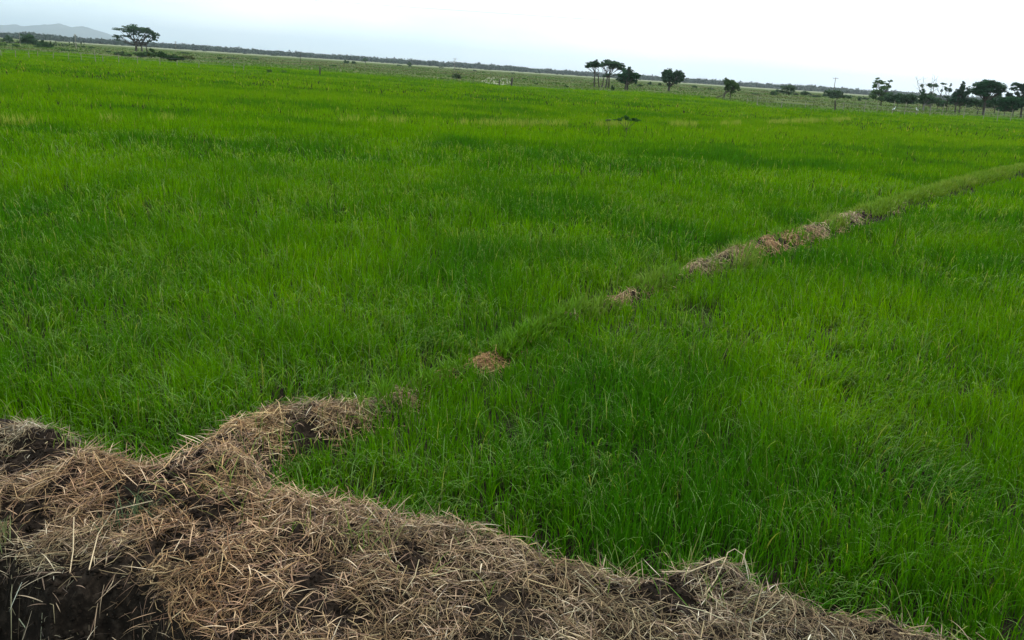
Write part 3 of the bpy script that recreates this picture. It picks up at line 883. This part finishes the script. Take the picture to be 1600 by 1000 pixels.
for (x, yb, w, h, lab, s) in [
    (343, 93, 5, 3, "small dark round shrub on the open pasture, left part", 21),
    (363, 92, 9, 1.6, "long low scrub streak on the pasture left of the short stake", 22),
    (397, 93, 8, 1.4, "low scrub streak on the pasture behind the paired spiky shrubs", 23),
    (421, 115, 5, 5, "left one of two spiky green shrubs at the paddy edge", 24),
    (444, 115, 4.5, 4, "right one of two spiky green shrubs at the paddy edge", 25),
    (541, 99, 5, 4, "dark rounded bush, larger one of the close pair on the pasture", 26),
    (553, 100, 3.4, 3, "dark bush, smaller one of the close pair on the pasture", 27),
    (571, 95, 4, 4, "dark bush alone on the pale field near the skyline", 28),
    (640, 104, 4, 4.2, "dark compact bush on the pale strip left of the tall pole", 29),
    (610, 127, 1.6, 3.4, "tiny upright shrub, first left of the leafless bush", 30),
    (625, 128, 1.8, 4, "tiny upright shrub, nearest on the left of the leafless bush", 31),
    (885, 137, 4, 3, "small dark shrub left of the clump of tall trees", 32),
    (957, 141, 4, 5, "dark little bush under the clump of tall trees", 33),
    (1015, 133, 3.6, 4, "dark round shrub between the tree clump and the heart shaped tree", 34),
    (1031, 134, 3, 3, "dark shrub close to the left of the heart shaped tree", 35),
    (1085, 137, 4, 2.4, "flat dark shrub right of the heart shaped tree", 36),
    (755, 114, 3, 1.6, "small dark tussock on the pasture right of the tall pole", 37),
    (1098, 155, 5, 2.6, "low olive shrub at the paddy edge left of the leaning tree", 38),
    (1209, 149, 8, 5, "dark bushy clump, left one of the pair near the fence start", 39),
    (1258, 149, 8, 5, "rounded green bush right of the thin domed tree", 40),
    (1289, 151, 5, 3.4, "small dark bush left of the hedge like bush under the tall pole", 41),
    (1343, 158, 3, 6, "narrow dark shrub between the hedge like bush and the feathery tree", 42)]:
    n_seg = 3
    D = max(60, min(700, D_of(x, yb)))
    g = random.Random(s)
    lob = [(x, yb - h * .55, w * .7, h * .7)] + [(x + g.uniform(-.6, .6) * w, yb - g.uniform(.3, 1.0) * h, w * .45, h * .4) for _ in range(4)]
    spiky = s in (24, 25, 30, 31)
    tree("shrub" if h < 4 else "bush", lab, "shrub" if h < 4 else "bush", D, (x, yb), lob, None, int(300 + w * h * 45), .0007 * D, (.022, .045, .018) if not spiky else (.035, .07, .018), s, .4 if spiky else .2, .05 + .0004 * D)
# the leafless-looking bush in the middle
tree("bush", "twiggy half bare bush right in front of the tall middle pole", "bush", 165, (713, 127),
     [(710, 121, 5, 3.5), (717, 121, 5, 3.5), (713, 117, 5, 3)], [(709, 127), (713, 127), (717, 127)], 1100, .14, (.035, .052, .03), 50, .35, .07,
     bare=[(711, 124, 706, 112, .05), (713, 124, 713, 110, .05), (715, 124, 722, 112, .05), (716, 125, 727, 117, .04), (710, 125, 702, 117, .04)], fork=.3)

# --- middle clump
tree("acacia_tree", "slim umbrella tree at the left of the middle clump", "tree", 165, (926, 138),
     [(930, 98, 6, 4), (924, 101.5, 8, 3.6), (934, 103, 6, 3), (917, 104, 5, 1.8)], [(928, 138), (937, 137, .8)], 3800, .13, (.018, .038, .026), 61, .2, .16, depthk=.9, fork=.6)
tree("acacia_tree", "wide flat crowned tree with several thin stems in the middle clump", "tree", 168, (947, 140),
     [(952, 98, 12, 3.6), (962, 100, 11, 4.2), (943, 101, 8, 3), (970, 104, 6, 4.5), (974, 109, 4, 4), (958, 105, 9, 2.6), (966, 108, 5, 2.5), (950, 116, 4, 2), (944, 118, 4, 2)],
     [(939, 140, .8), (946, 140), (951, 139)], 6500, .13, (.020, .042, .028), 62, .26, .17, depthk=.8, fork=.55)
tree("tree", "dense dark rounded tree at the right of the middle clump", "tree", 160, (978, 142),
     [(980, 112, 8, 5), (989, 116, 8, 5), (983, 122, 10, 6), (994, 119, 6, 5), (973, 119, 7, 5), (969, 125, 5, 3.4), (983, 106, 2.6, 2.5), (976, 128, 4, 3), (992, 127, 4, 3)],
     [(976, 142), (980, 142, .8)], 8500, .14, (.012, .034, .020), 63, .24, .22, fork=.4)
tree("tree", "heart shaped dark tree with two lobes on a short trunk", "tree", 190, (1045, 140),
     [(1042, 116, 8, 7), (1049, 120, 8, 6), (1060, 115, 7, 5), (1065, 121, 6, 6), (1040, 124, 6, 5), (1055, 127, 8, 4), (1046, 132, 4, 4), (1047, 112, 5, 3)],
     None, 8500, .16, (.016, .036, .022), 64, .16, .28, fork=.35)
tree("tree", "leaning olive tree with a sideways trunk, right of the heart shaped tree", "tree", 140, (1128, 151),
     [(1135, 129, 5, 6), (1143, 130, 7, 5), (1149, 134, 6, 6), (1138, 137, 6, 5), (1153, 138, 4, 4), (1144, 143, 5, 3), (1136, 124, 3, 2.5)],
     [(1129, 152), (1141, 151, .6)], 5200, .12, (.026, .048, .018), 65, .24, .15,
     bare=[(1118, 153, 1136, 146, .10)], fork=.45)
# --- right side
tree("tree", "thin open domed little tree behind the fence start", "tree", 300, (1232, 148),
     [(1232, 136, 7, 3), (1238, 139, 6, 4), (1226, 141, 6, 4), (1217, 143, 6, 3), (1222, 136, 4, 2), (1234, 145, 8, 2)], None, 2800, .22, (.026, .050, .026), 66, .3, .14)
tree("hedge_bush", "long hedge like grey green bush below the tall right pole", "bush", 240, (1308, 154),
     [(1298, 145, 8, 5), (1307, 145, 8, 5), (1315, 149, 9, 4), (1324, 151, 7, 3), (1292, 143, 4, 3), (1301, 150, 9, 3.4)], None, 5000, .2, (.028, .052, .028), 67, .15, .12)
tree("tree", "feathery olive tree rising above the low thicket", "tree", 180, (1377, 160),
     [(1374, 129, 8, 3), (1369, 134, 6, 3), (1384, 131, 6, 2.4), (1393, 127, 4, 1.6), (1379, 137, 9, 3.4), (1390, 135, 4, 2.4), (1372, 143, 9, 4), (1384, 148, 9, 5), (1367, 150, 6, 6), (1378, 154, 10, 4), (1374, 123, 3, 2)],
     None, 6800, .14, (.034, .062, .026), 68, .32, .16, fork=.3)
tree("thicket", "low dark continuous thicket between the feathery tree and the bare topped tree", "bush", 175, (1415, 162),
     [(1394, 151, 9, 5), (1406, 151, 9, 5), (1418, 152, 9, 5), (1429, 152, 8, 5), (1399, 157, 9, 4), (1413, 157, 10, 4), (1426, 158, 9, 4), (1388, 156, 6, 4)], [(1400, 162, .6), (1420, 163, .6)], 9000, .15, (.022, .045, .026), 69, .12, .12)
tree("tree", "tall ragged tree with bare pale branches on top beside the thicket", "tree", 150, (1440, 168),
     [(1442, 134, 3, 3), (1441, 143, 5, 5), (1444, 152, 7, 7), (1452, 153, 9, 6), (1457, 148, 6, 4), (1438, 158, 6, 5), (1450, 160, 8, 4), (1461, 157, 6, 4), (1470, 158, 7, 3)],
     [(1440, 168), (1455, 168, .8)], 6800, .12, (.022, .046, .026), 70, .24, .15,
     bare=[(1440, 150, 1432, 120, .055), (1441, 142, 1443, 119, .05), (1452, 152, 1457, 118, .05), (1456, 150, 1465, 119, .045), (1437, 134, 1430, 119, .035), (1458, 140, 1461, 117, .04)], bark=M_PALEBARK, fork=.4)
tree("tree", "open scraggly tree with floating leaf tufts right of the bare topped tree", "tree", 155, (1478, 168),
     [(1455, 133, 7, 3), (1463, 134, 5, 3), (1472, 131, 5, 2), (1479, 138, 3, 3), (1484, 141, 5, 3), (1487, 133, 1.6, 2.6), (1470, 141, 3, 1.6), (1478, 152, 5, 2), (1484, 156, 6, 3)],
     [(1462, 168, .6), (1480, 167, .7)], 2600, .12, (.020, .044, .030), 71, .22, .11, fork=.5)
tree("tree", "jagged dark tree just left of the biggest umbrella tree", "tree", 150, (1490, 171),
     [(1503, 137, 5, 5), (1500, 144, 6, 6), (1494, 149, 6, 6), (1507, 148, 6, 6), (1497, 157, 9, 5), (1509, 157, 8, 4), (1506, 130, 2, 4), (1488, 159, 5, 4), (1514, 139, 4, 3), (1517, 145, 4, 3)],
     [(1489, 172), (1500, 168, .8)], 8500, .12, (.014, .036, .024), 72, .26, .16, fork=.4)
tree("acacia_tree", "biggest umbrella shaped dark tree at the far right", "tree", 145, (1536, 172),
     [(1545, 130, 13, 5), (1534, 134, 12, 5), (1557, 134, 11, 5), (1528, 140, 9, 4.5), (1541, 139, 12, 5), (1566, 140, 7, 5), (1560, 144, 7, 4), (1524, 146, 6, 3), (1535, 146, 9, 3.4), (1545, 127, 6, 2)],
     [(1534, 172), (1540, 165, .8)], 14000, .12, (.011, .034, .020), 73, .12, .26, depthk=.8, fork=.5)
tree("tree", "dense dark thorny tree cut by the right border", "tree", 140, (1590, 176),
     [(1588, 132, 8, 2.6), (1597, 135, 7, 4), (1583, 139, 6, 3), (1600, 143, 8, 4), (1590, 146, 6, 3), (1580, 150, 7, 3.4), (1604, 152, 9, 5), (1574, 146, 3, 2), (1612, 134, 8, 6), (1618, 146, 9, 6)],
     [(1592, 176), (1604, 174, .8)], 8200, .12, (.013, .034, .024), 74, .27, .18, fork=.5)
tree("thicket", "dark green thicket under the umbrella tree and the border tree", "bush", 138, (1572, 176),
     [(1568, 156, 10, 5), (1580, 156, 10, 6), (1590, 158, 10, 6), (1572, 163, 11, 5), (1585, 165, 11, 5), (1560, 161, 8, 4), (1598, 162, 9, 5), (1565, 170, 9, 4), (1578, 171, 10, 4), (1550, 158, 6, 4), (1612, 160, 9, 7)], [(1565, 177, .6), (1585, 177, .6)], 12000, .12, (.010, .034, .017), 75, .12, .12)
tree("thicket", "broken belt of grey green brush between the open scraggly tree and the jagged dark tree", "bush", 185, (1480, 166), [(1466, 157, 8, 4), (1478, 160, 9, 3.4), (1490, 158, 8, 4), (1472, 163, 9, 3), (1502, 162, 9, 4)], None, 4200, .15, (.024, .044, .024), 81, .2, .1)
tree("thicket", "brush filling the gap right behind the umbrella tree", "bush", 185, (1556, 170), [(1540, 152, 7, 4), (1552, 154, 9, 5), (1560, 150, 7, 4), (1546, 160, 10, 5), (1572, 158, 9, 5), (1530, 163, 9, 4), (1515, 164, 8, 4)], None, 6000, .15, (.022, .042, .026), 82, .2, .1)
tree("bush", "grey green bush below the umbrella tree's trunk", "bush", 150, (1530, 168), [(1522, 158, 7, 4), (1533, 161, 9, 4), (1512, 161, 6, 4), (1545, 164, 7, 4)], None, 4200, .12, (.020, .044, .024), 76, .2, .1)
for (x, yb, w, h, lab, s) in [
    (1352, 156, 6, 3, "low scrub right behind the narrow dark shrub", 301), (1275, 152, 7, 2.4, "flat scrub strip between the rounded bush and the hedge like bush", 302),
    (1180, 148, 6, 2, "thin low scrub between the leaning tree and the fence start", 303), (1110, 140, 5, 2, "small far scrub left behind the leaning tree", 304),
    (820, 124, 4, 1.6, "tiny dark scrub right of the thick dark stake", 305), (838, 133, 3, 2.4, "tiny brown shrub well right of the thick dark stake", 306),
    (690, 124, 3, 2, "tiny dark shrub left of the twiggy bush", 307), (520, 104, 7, 1.6, "flat scrub streak right of the short dark pole", 308),
    (290, 84, 7, 2, "dark scrub streak behind the thin brownish scrub", 309), (170, 82, 6, 2, "low green scrub left of the acacia's foot", 310),
    (1000, 135, 4, 2.6, "small scrub clump just behind the dense rounded tree", 311), (60, 74, 5, 3, "scrub between the two big far left bushes", 312)]:
    D = max(60, min(700, D_of(x, yb))); g = random.Random(s)
    tree("shrub", lab, "shrub", D, (x, yb), [(x, yb - h * .5, w * .7, h * .6)] + [(x + g.uniform(-.9, .9) * w, yb - g.uniform(.3, .8) * h, w * .4, h * .4) for _ in range(4)], None, int(300 + w * h * 40), .0007 * D, (.022, .042, .018), s, .3, .04 + .0003 * D)
# weed heap in the paddy
tree("weed_clump", "flat dark weed heap sticking out of the middle of the paddy", "weeds", 34, (980, 191),
     [(968, 187, 7, 2.2), (977, 184.5, 5, 3), (985, 186.5, 8, 2.0), (994, 187.5, 7, 1.8)], None, 1500, .035, (.018, .05, .012), 77, .1, .02)
tree("weed_clump", "small olive weed heap left of the flat dark weed heap", "weeds", 35, (953, 190), [(952, 187.5, 4, 1.8), (948, 188, 3, 1.2)], None, 500, .035, (.07, .10, .03), 78, .15, .015)

# ------------------------------------------------------------------ grass tufts on the bank
def tuft(name, label, px, py, z, n, ln, wd, col, seed, spread=.04, lean=.9):
    g = np.random.default_rng(seed)
    p = on_ground(px, py, z)
    zz = float(height(np.array([p.x]), np.array([p.y]))[0])
    x = g.normal(0, spread, n); y = g.normal(0, spread, n)
    c = np.array(col)[None] * (.7 + .6 * g.random(n))[:, None]
    v, q, cc = blades(x, y, np.full(n, -.01), g.random(n) * 6.283, ln * (.5 + .7 * g.random(n)), np.full(n, wd), np.abs(g.normal(.25, .2, n)), np.abs(g.normal(lean, .35, n)), 5, c, g.normal(0, .3, n))
    o = new_mesh(name, v, q, M_DRYGRASS, cc)
    o.location = (p.x, p.y, zz)
    tag(o, label, "grass tuft")
tuft("grass_tuft", "small grey green grass tuft growing alone in the straw bank", 224, 812, .27, 42, .17, .006, (.085, .125, .055), 201)
tuft("grass_tuft", "faint green tuft low on the bank, below the lone grey green tuft", 172, 846, .2, 22, .12, .005, (.05, .085, .03), 202)
tuft("grass_tuft", "tall yellow green tuft standing up from the straw on the ridge", 1172, 384, .36, 90, .42, .012, (.16, .24, .03), 203, .10, .5)
tuft("grass_tuft", "tiny green sprout at the straw edge where the bank narrows", 740, 852, .27, 24, .10, .004, (.09, .17, .03), 204)
tuft("grass_tuft", "pale olive tuft at the bottom left corner", 8, 985, -.2, 60, .14, .005, (.16, .18, .07), 205, .04)

# bent stalk arching over the upturned clod
def stalk(label, pts, r, z0):
    T = Tubes(); w = []
    for px, py, dz in pts:
        p = on_ground(px, py, z0)
        w.append(Vector((p.x, p.y, float(height(np.array([p.x]), np.array([p.y]))[0]) + dz)))
    o0 = w[0].copy()
    T.add([p - o0 for p in w], [r * (1 - .12 * i) for i in range(len(w))], 5)
    o = T.build("straw_stalk", M_STALK); o.location = o0
    tag(o, label, "straw stalk")
M_STALK = noise_mat("pale_stalk", [(0.3, (.42, .31, .18)), (0.7, (.60, .48, .31))], 40, .7)
stalk("pale bent straw stalk arching over the upturned dark clod", [(1096, 948, .01), (1115, 928, .03), (1128, 912, .06), (1130, 905, .09), (1140, 904, .10), (1154, 910, .09), (1168, 924, .06), (1174, 940, .01)], .0034, .25)
stalk("long pale stalk lying from the clod towards the left", [(1030, 922, .05), (1075, 920, .05), (1128, 912, .06)], .0034, .25)
stalk("pale upright stalk on the dark slope above the ditch", [(111, 915, .0), (117, 885, .05), (121, 857, .10)], .003, .2)
stalk("thin grey stalk leaning out over the dark ditch", [(150, 990, .03), (165, 945, .10), (190, 925, .16), (250, 930, .2)], .0028, .0)

# ------------------------------------------------------------------ posts, fences, poles
def post_mesh(mat, h, r, lean, parent, loc):
    T = Tubes()
    T.add([(0, 0, -.1), (lean * .5 + random.gauss(0, .01), 0, h * .5), (lean, 0, h)], [r * 1.1, r, r * .85], 6)
    T.add([(lean, 0, h), (lean, 0, h + r * .3)], [r * .8, r * .4], 6)
    o = T.build("post", mat, parent); o.location = loc
    return o

def fence(label, posts, D_list, mat, wires, dark=()):
    pts = [(at_depth(x, 100, D).x, D) for (x, *_), D in zip(posts, D_list)]
    o0 = Vector((pts[0][0], pts[0][1], 0))
    root = empty("wire_fence", o0); tag(root, label, "fence")
    tops = []
    for i, ((x, ytop, ybase), (wx, D)) in enumerate(zip(posts, pts)):
        h = (ybase - ytop) * D / FPX * 1.05
        h = max(.8, min(2.2, at_depth(x, ytop, D).z))
        lean = random.gauss(0, .06) if i not in dark else -.22
        r = .042 if i not in dark else .11
        post_mesh(M_DARKWOOD if i in dark else mat, h, r, lean, root, (wx - o0.x, D - o0.y, 0))
        tops.append((wx - o0.x, D - o0.y, h))
    for wz in wires:
        T = Tubes()
        T.add([(a, b, wz) for a, b, h in tops], [.008] * len(tops), 4)
        T.build("wire", M_WIRE, root)
random.seed(5)
lp = [(4, 78, 86), (26, 79, 88), (47, 81, 90), (60, 80, 88), (84, 82, 91), (108, 83, 93), (128, 84, 92), (150, 79, 95), (161, 91, 98), (186, 84, 96), (215, 88, 99), (250, 92, 102), (277, 96, 105), (310, 97, 106), (365, 99, 109), (380, 100, 110)]
fence("row of thin pale posts with wire along the left paddy edge", lp, [96, 96, 98, 100, 100, 102, 102, 100, 102, 104, 104, 106, 106, 107, 108, 108], M_WOOD, (.6, 1.0))
rp = [(1176, 155, 164), (1193, 151, 165), (1231, 158, 166), (1270, 160, 168), (1318, 158, 172), (1330, 160, 168), (1364, 159, 170), (1384, 161, 171), (1409, 158, 177), (1429, 161, 177), (1448, 165, 177), (1470, 168, 180), (1489, 163, 174), (1524, 164, 180), (1556, 170, 182), (1579, 172, 187), (1600, 172, 187), (1640, 174, 190)]
fence("wire fence of crooked weathered posts in front of the right hand trees", rp, [108, 104, 106, 106, 104, 108, 108, 108, 104, 104, 106, 104, 112, 106, 106, 102, 104, 104], M_WOOD, (.55, .95), dark=(4,))
# two dark stakes in the middle distance and one short one
def stake(label, px, ytop, ybase, r, D, lean=0):
    T = Tubes(); h = at_depth(px, ytop, D).z
    T.add([(0, 0, -.1), (lean * .5, 0, h * .5), (lean, 0, h)], [r * 1.1, r, r * .9], 7); T.add([(lean, 0, h), (lean * 1.02, 0, h + r * .4)], [r * .9, r * .3], 7)
    o = T.build("stake", M_DARKWOOD); p = at_depth(px, ybase, D); o.location = (p.x, D, 0)
    tag(o, label, "stake")
stake("thick dark stake standing right of the pale bare patch", 799, 121.5, 131, .17, 125, .1)
stake("thin dark stake at the left of the pale bare patch", 780, 124.5, 132, .10, 122)
stake("short dark stake at the paddy edge between the spiky shrubs and the pole", 500, 105, 112, .10, 112)
# pale bare patch
pm = noise_mat("bare_earth", [(.3, (.13, .15, .075)), (.7, (.21, .22, .13))], .3, 1.0)
pc = [on_ground(x, y, 0) for x, y in [(760, 121), (775, 120.5), (797, 123.5), (800, 130), (785, 133), (766, 131), (752, 127)]]
V = [(p.x, p.y, .006) for p in pc]
me = bpy.data.meshes.new("bare_patch"); me.from_pydata(V, [], [tuple(range(len(V)))][::1]); me.materials.append(pm)
o = bpy.data.objects.new("bare_patch", me); COL.objects.link(o); tag(o, kind="structure")

def pole(label, px, ytop, D, r, arm, mat=M_WOOD):
    p = at_depth(px, ytop, D); h = p.z
    root = empty("utility_pole", (p.x, D, 0)); tag(root, label, "pole")
    T = Tubes(); T.add([(0, 0, -.2), (0, 0, h * .5), (0, 0, h)], [r * 1.2, r, r * .8], 8); T.build("mast", mat, root)
    if arm:
        T = Tubes(); T.add([(-arm, 0, h - .35), (arm, 0, h - .35)], [.07, .07], 4); T.build("crossarm", mat, root)
        for s in (-1, 1):
            T = Tubes(); T.add([(s * arm * .85, 0, h - .3), (s * arm * .85, 0, h - .1)], [.07, .04], 6); T.build("insulator", M_PALEWOOD, root)
pole("tall slim utility pole with crossarm on the skyline at the right", 1306, 121, 324, .13, 1.1)
pole("utility pole rising behind the twiggy half bare bush", 711, 91, 480, .16, 1.2)
pole("short dark pole on the pasture below the distant trees, left of centre", 469, 82, 240, .09, 0, M_DARKWOOD)
pole("thin pale pole left of the flat topped acacia, before the mountains", 117, 53, 235, .10, .35)
pole("faint pole above the biggest far left bush", 29.5, 50, 260, .05, 0, M_WOOD)
pole("faint pole between the acacia and the small pointed hill", 274, 64.5, 420, .11, .8)

# overhead cable crossing the sky, its poles stand outside the picture
def cable():
    root = empty("overhead_cable", (0, 60, 0)); tag(root, "hair thin overhead cable crossing the bright sky", "cable")
    T = Tubes(); za = at_depth(800, 22, 60).z
    pts = [(-75 + 150 * i / 40, 0, za + .9 * ((-75 + 150 * i / 40) / 75) ** 2) for i in range(41)]
    T.add(pts, [.0045] * 41, 5); T.build("wire", M_CABLE, root)
    for s in (-75, 75):
        T = Tubes(); T.add([(s, 0, -.2), (s, 0, 4), (s, 0, za + 1.1)], [.15, .13, .11], 8); T.build("pole", M_WOOD, root)
cable()

def bird(label, px, py, D, flip=1, tuftp=None):
    p = at_depth(px, py, D)
    root = empty("white_bird", (p.x, D, 0)); tag(root, label, "bird")
    T = Tubes()
    T.add([(-.24 * flip, 0, .34), (-.14 * flip, 0, .40), (0, 0, .45), (.10 * flip, 0, .50), (.15 * flip, 0, .60), (.13 * flip, 0, .70), (.16 * flip, 0, .77), (.20 * flip, 0, .78), (.23 * flip, 0, .775)],
          [.02, .085, .12, .09, .035, .028, .032, .035, .02], 8)
    T.build("body", M_FEATHER, root)
    T = Tubes(); T.add([(.225 * flip, 0, .775), (.32 * flip, 0, .76)], [.014, .003], 5); T.build("beak", M_BEAK, root)
    for s in (-.03, .03):
        T = Tubes(); T.add([(0, s, .36), (.02 * flip, s, .18), (0, s, 0), (.05 * flip, s, 0)], [.012, .009, .009, .006], 5); T.build("leg", M_DARKWOOD, root)
bird("white bird standing in the grass left of the bare topped tree", 1398, 164, 122, 1)
bird("white bird standing beside the foot of the bare topped tree", 1434, 165, 130, -1)

# ------------------------------------------------------------------ far woods and mountains
def far_woods():
    g = np.random.default_rng(90)
    n = 5200
    a = (g.random(n) * 2 - 1) * math.radians(41)
    r = 1550 + 900 * g.random(n) ** 1.3
    r = r + 250 * (fbm(np.degrees(a), a * 0, 9, 5) - .5)
    hgt = 3.4 + 9.5 * fbm(np.degrees(a), a * 0, 2.6, 12, 5, .6) ** 1.2 + g.normal(0, 1.6, n) + 2.0 * (g.random(n) < .06)
    hgt = np.clip(hgt * (r / 1750), 3, 22)
    x, y = r * np.sin(a), r * np.cos(a)
    m_ = 34
    wd = hgt * (.5 + .5 * g.random(n))
    d = g.normal(size=(n, m_, 3)); d /= np.linalg.norm(d, axis=2)[..., None]
    rr = g.random((n, m_)) ** .5
    px = x[:, None] + d[..., 0] * rr * wd[:, None]
    py = y[:, None] + d[..., 1] * rr * wd[:, None]
    pz = (hgt * .52)[:, None] + d[..., 2] * rr * (hgt * .5)[:, None]
    pos = np.stack([px, py, pz], -1).reshape(-1, 3)
    k = len(pos)
    a1 = g.normal(size=(k, 3)); a1 /= np.linalg.norm(a1, axis=1)[:, None]
    a2 = np.cross(a1, g.normal(size=(k, 3))); a2 /= np.linalg.norm(a2, axis=1)[:, None]
    s = (1.1 + 1.5 * g.random(k))[:, None]
    V_ = np.stack([pos - a1 * s, pos + a2 * s * .8, pos + a1 * s, pos - a2 * s * .8], 1)
    V_[..., 2] = np.maximum(V_[..., 2], .05)
    tone = np.repeat(.6 + .8 * g.random(n), m_)[:, None] * np.array([.032, .052, .028])
    tag(new_mesh("far_woods", V_, np.arange(k * 4).reshape(-1, 4), M_CROWN, np.repeat(tone[:, None], 4, 1)), "distant belt of trees along the whole horizon", "woods", kind="stuff")
    # scattered scrub between the pasture and the woods, too far to count
    n = 1500
    a = (g.random(n) * 2 - 1) * math.radians(41)
    r = 330 * (1500 / 330.) ** g.random(n)
    x, y = r * np.sin(a), r * np.cos(a)
    ok = (noise2(x, y, 160, 14) > .55) & ((r < 560) | (r > 1150)); x, y, r = x[ok], y[ok], r[ok]; n = len(x)
    h = .7 + 1.5 * g.random(n) ** 2; w = h * (1.2 + 1.8 * g.random(n))
    m_ = 30
    d = g.normal(size=(n, m_, 3)); d /= np.linalg.norm(d, axis=2)[..., None]; rr = g.random((n, m_)) ** .5
    pos = np.stack([x[:, None] + d[..., 0] * rr * w[:, None], y[:, None] + d[..., 1] * rr * w[:, None], (h * .5)[:, None] + d[..., 2] * rr * (h * .5)[:, None]], -1).reshape(-1, 3)
    k = len(pos)
    a1 = g.normal(size=(k, 3)); a1 /= np.linalg.norm(a1, axis=1)[:, None]
    a2 = np.cross(a1, g.normal(size=(k, 3))); a2 /= np.linalg.norm(a2, axis=1)[:, None]
    s = np.repeat(.0008 * r, m_)[:, None] * (.6 + .8 * g.random(k))[:, None]
    V_ = np.stack([pos - a1 * s, pos + a2 * s * .8, pos + a1 * s, pos - a2 * s * .8], 1); V_[..., 2] = np.maximum(V_[..., 2], .02)
    tone = np.repeat(.6 + .8 * g.random(n), m_)[:, None] * np.array([.036, .056, .024])
    tag(new_mesh("distant_scrub", V_, np.arange(k * 4).reshape(-1, 4), M_CROWN, np.repeat(tone[:, None], 4, 1)), "low scrub scattered far out over the plain", "scrub", kind="stuff")
far_woods()

def mountains():
    R = 12000.0
    prof = [(-260, 24), (-160, 14), (-90, 22), (-40, 15), (0, 17), (18, 20.5), (40, 18.5), (60, 21), (78, 23), (92, 26), (104, 23), (112, 19.5), (128, 24), (140, 22), (152, 16), (164, 12), (180, 10), (205, 5), (232, -2), (258, -3), (272, 2), (284, 8), (293, 7), (308, 1), (320, -4)]
    aw = []; hw = []
    for x, h in prof:
        p = at_depth(x, hor(x) - h, R)
        aw.append(p.x / R); hw.append(max(0, p.z - EYE) if h > 0 else -20)
    ts = np.linspace(aw[0], aw[-1], 260)
    hs = np.interp(ts, aw, hw)
    hs = hs + np.where(hs > 5, 34 * (fbm(ts * 900, ts * 0, 6, 15, 4) - .5), 0)
    dep = np.linspace(-1, 1, 25)
    Y = R + dep[:, None] * 1500 + 0 * ts[None]
    X = ts[None] * R + 0 * Y
    Z = hs[None] * (1 - np.abs(dep)[:, None] ** 1.3) * (.72 + .28 * noise2(X, Y, 500, 16))
    Z[12] = hs
    Z = Z - 6 * np.abs(dep)[:, None] * 2
    h, w = X.shape
    I, J = np.meshgrid(np.arange(w - 1), np.arange(h - 1))
    q = np.stack([J * w + I, J * w + I + 1, (J + 1) * w + I + 1, (J + 1) * w + I], -1)
    tag(new_mesh("mountains", np.stack([X, Y, Z], -1), q, M_HILL, smooth=True), kind="structure")
mountains()

# ------------------------------------------------------------------ the air
def haze():
    x, y0, y1, z0, z1 = 17000.0, -17000.0, 17000.0, -30.0, 340.0
    V_ = [(sx * x, yy, zz) for zz in (z0, z1) for sx, yy in ((-1, y0), (1, y0), (1, y1), (-1, y1))]
    Q = [(0, 3, 2, 1), (4, 5, 6, 7), (0, 1, 5, 4), (1, 2, 6, 5), (2, 3, 7, 6), (3, 0, 4, 7)]
    m, n, o = mat_new("haze")
    v = n.nodes.new("ShaderNodeVolumePrincipled")
    v.inputs["Color"].default_value = (0.78, 0.91, 1.0, 1)
    v.inputs["Density"].default_value = 1.0e-4
    v.inputs["Anisotropy"].default_value = 0.6
    n.links.new(v.outputs["Volume"], o.inputs["Volume"])
    tag(new_mesh("haze", V_, Q, m), "thin pale haze over the plain", "haze", kind="stuff")
haze()
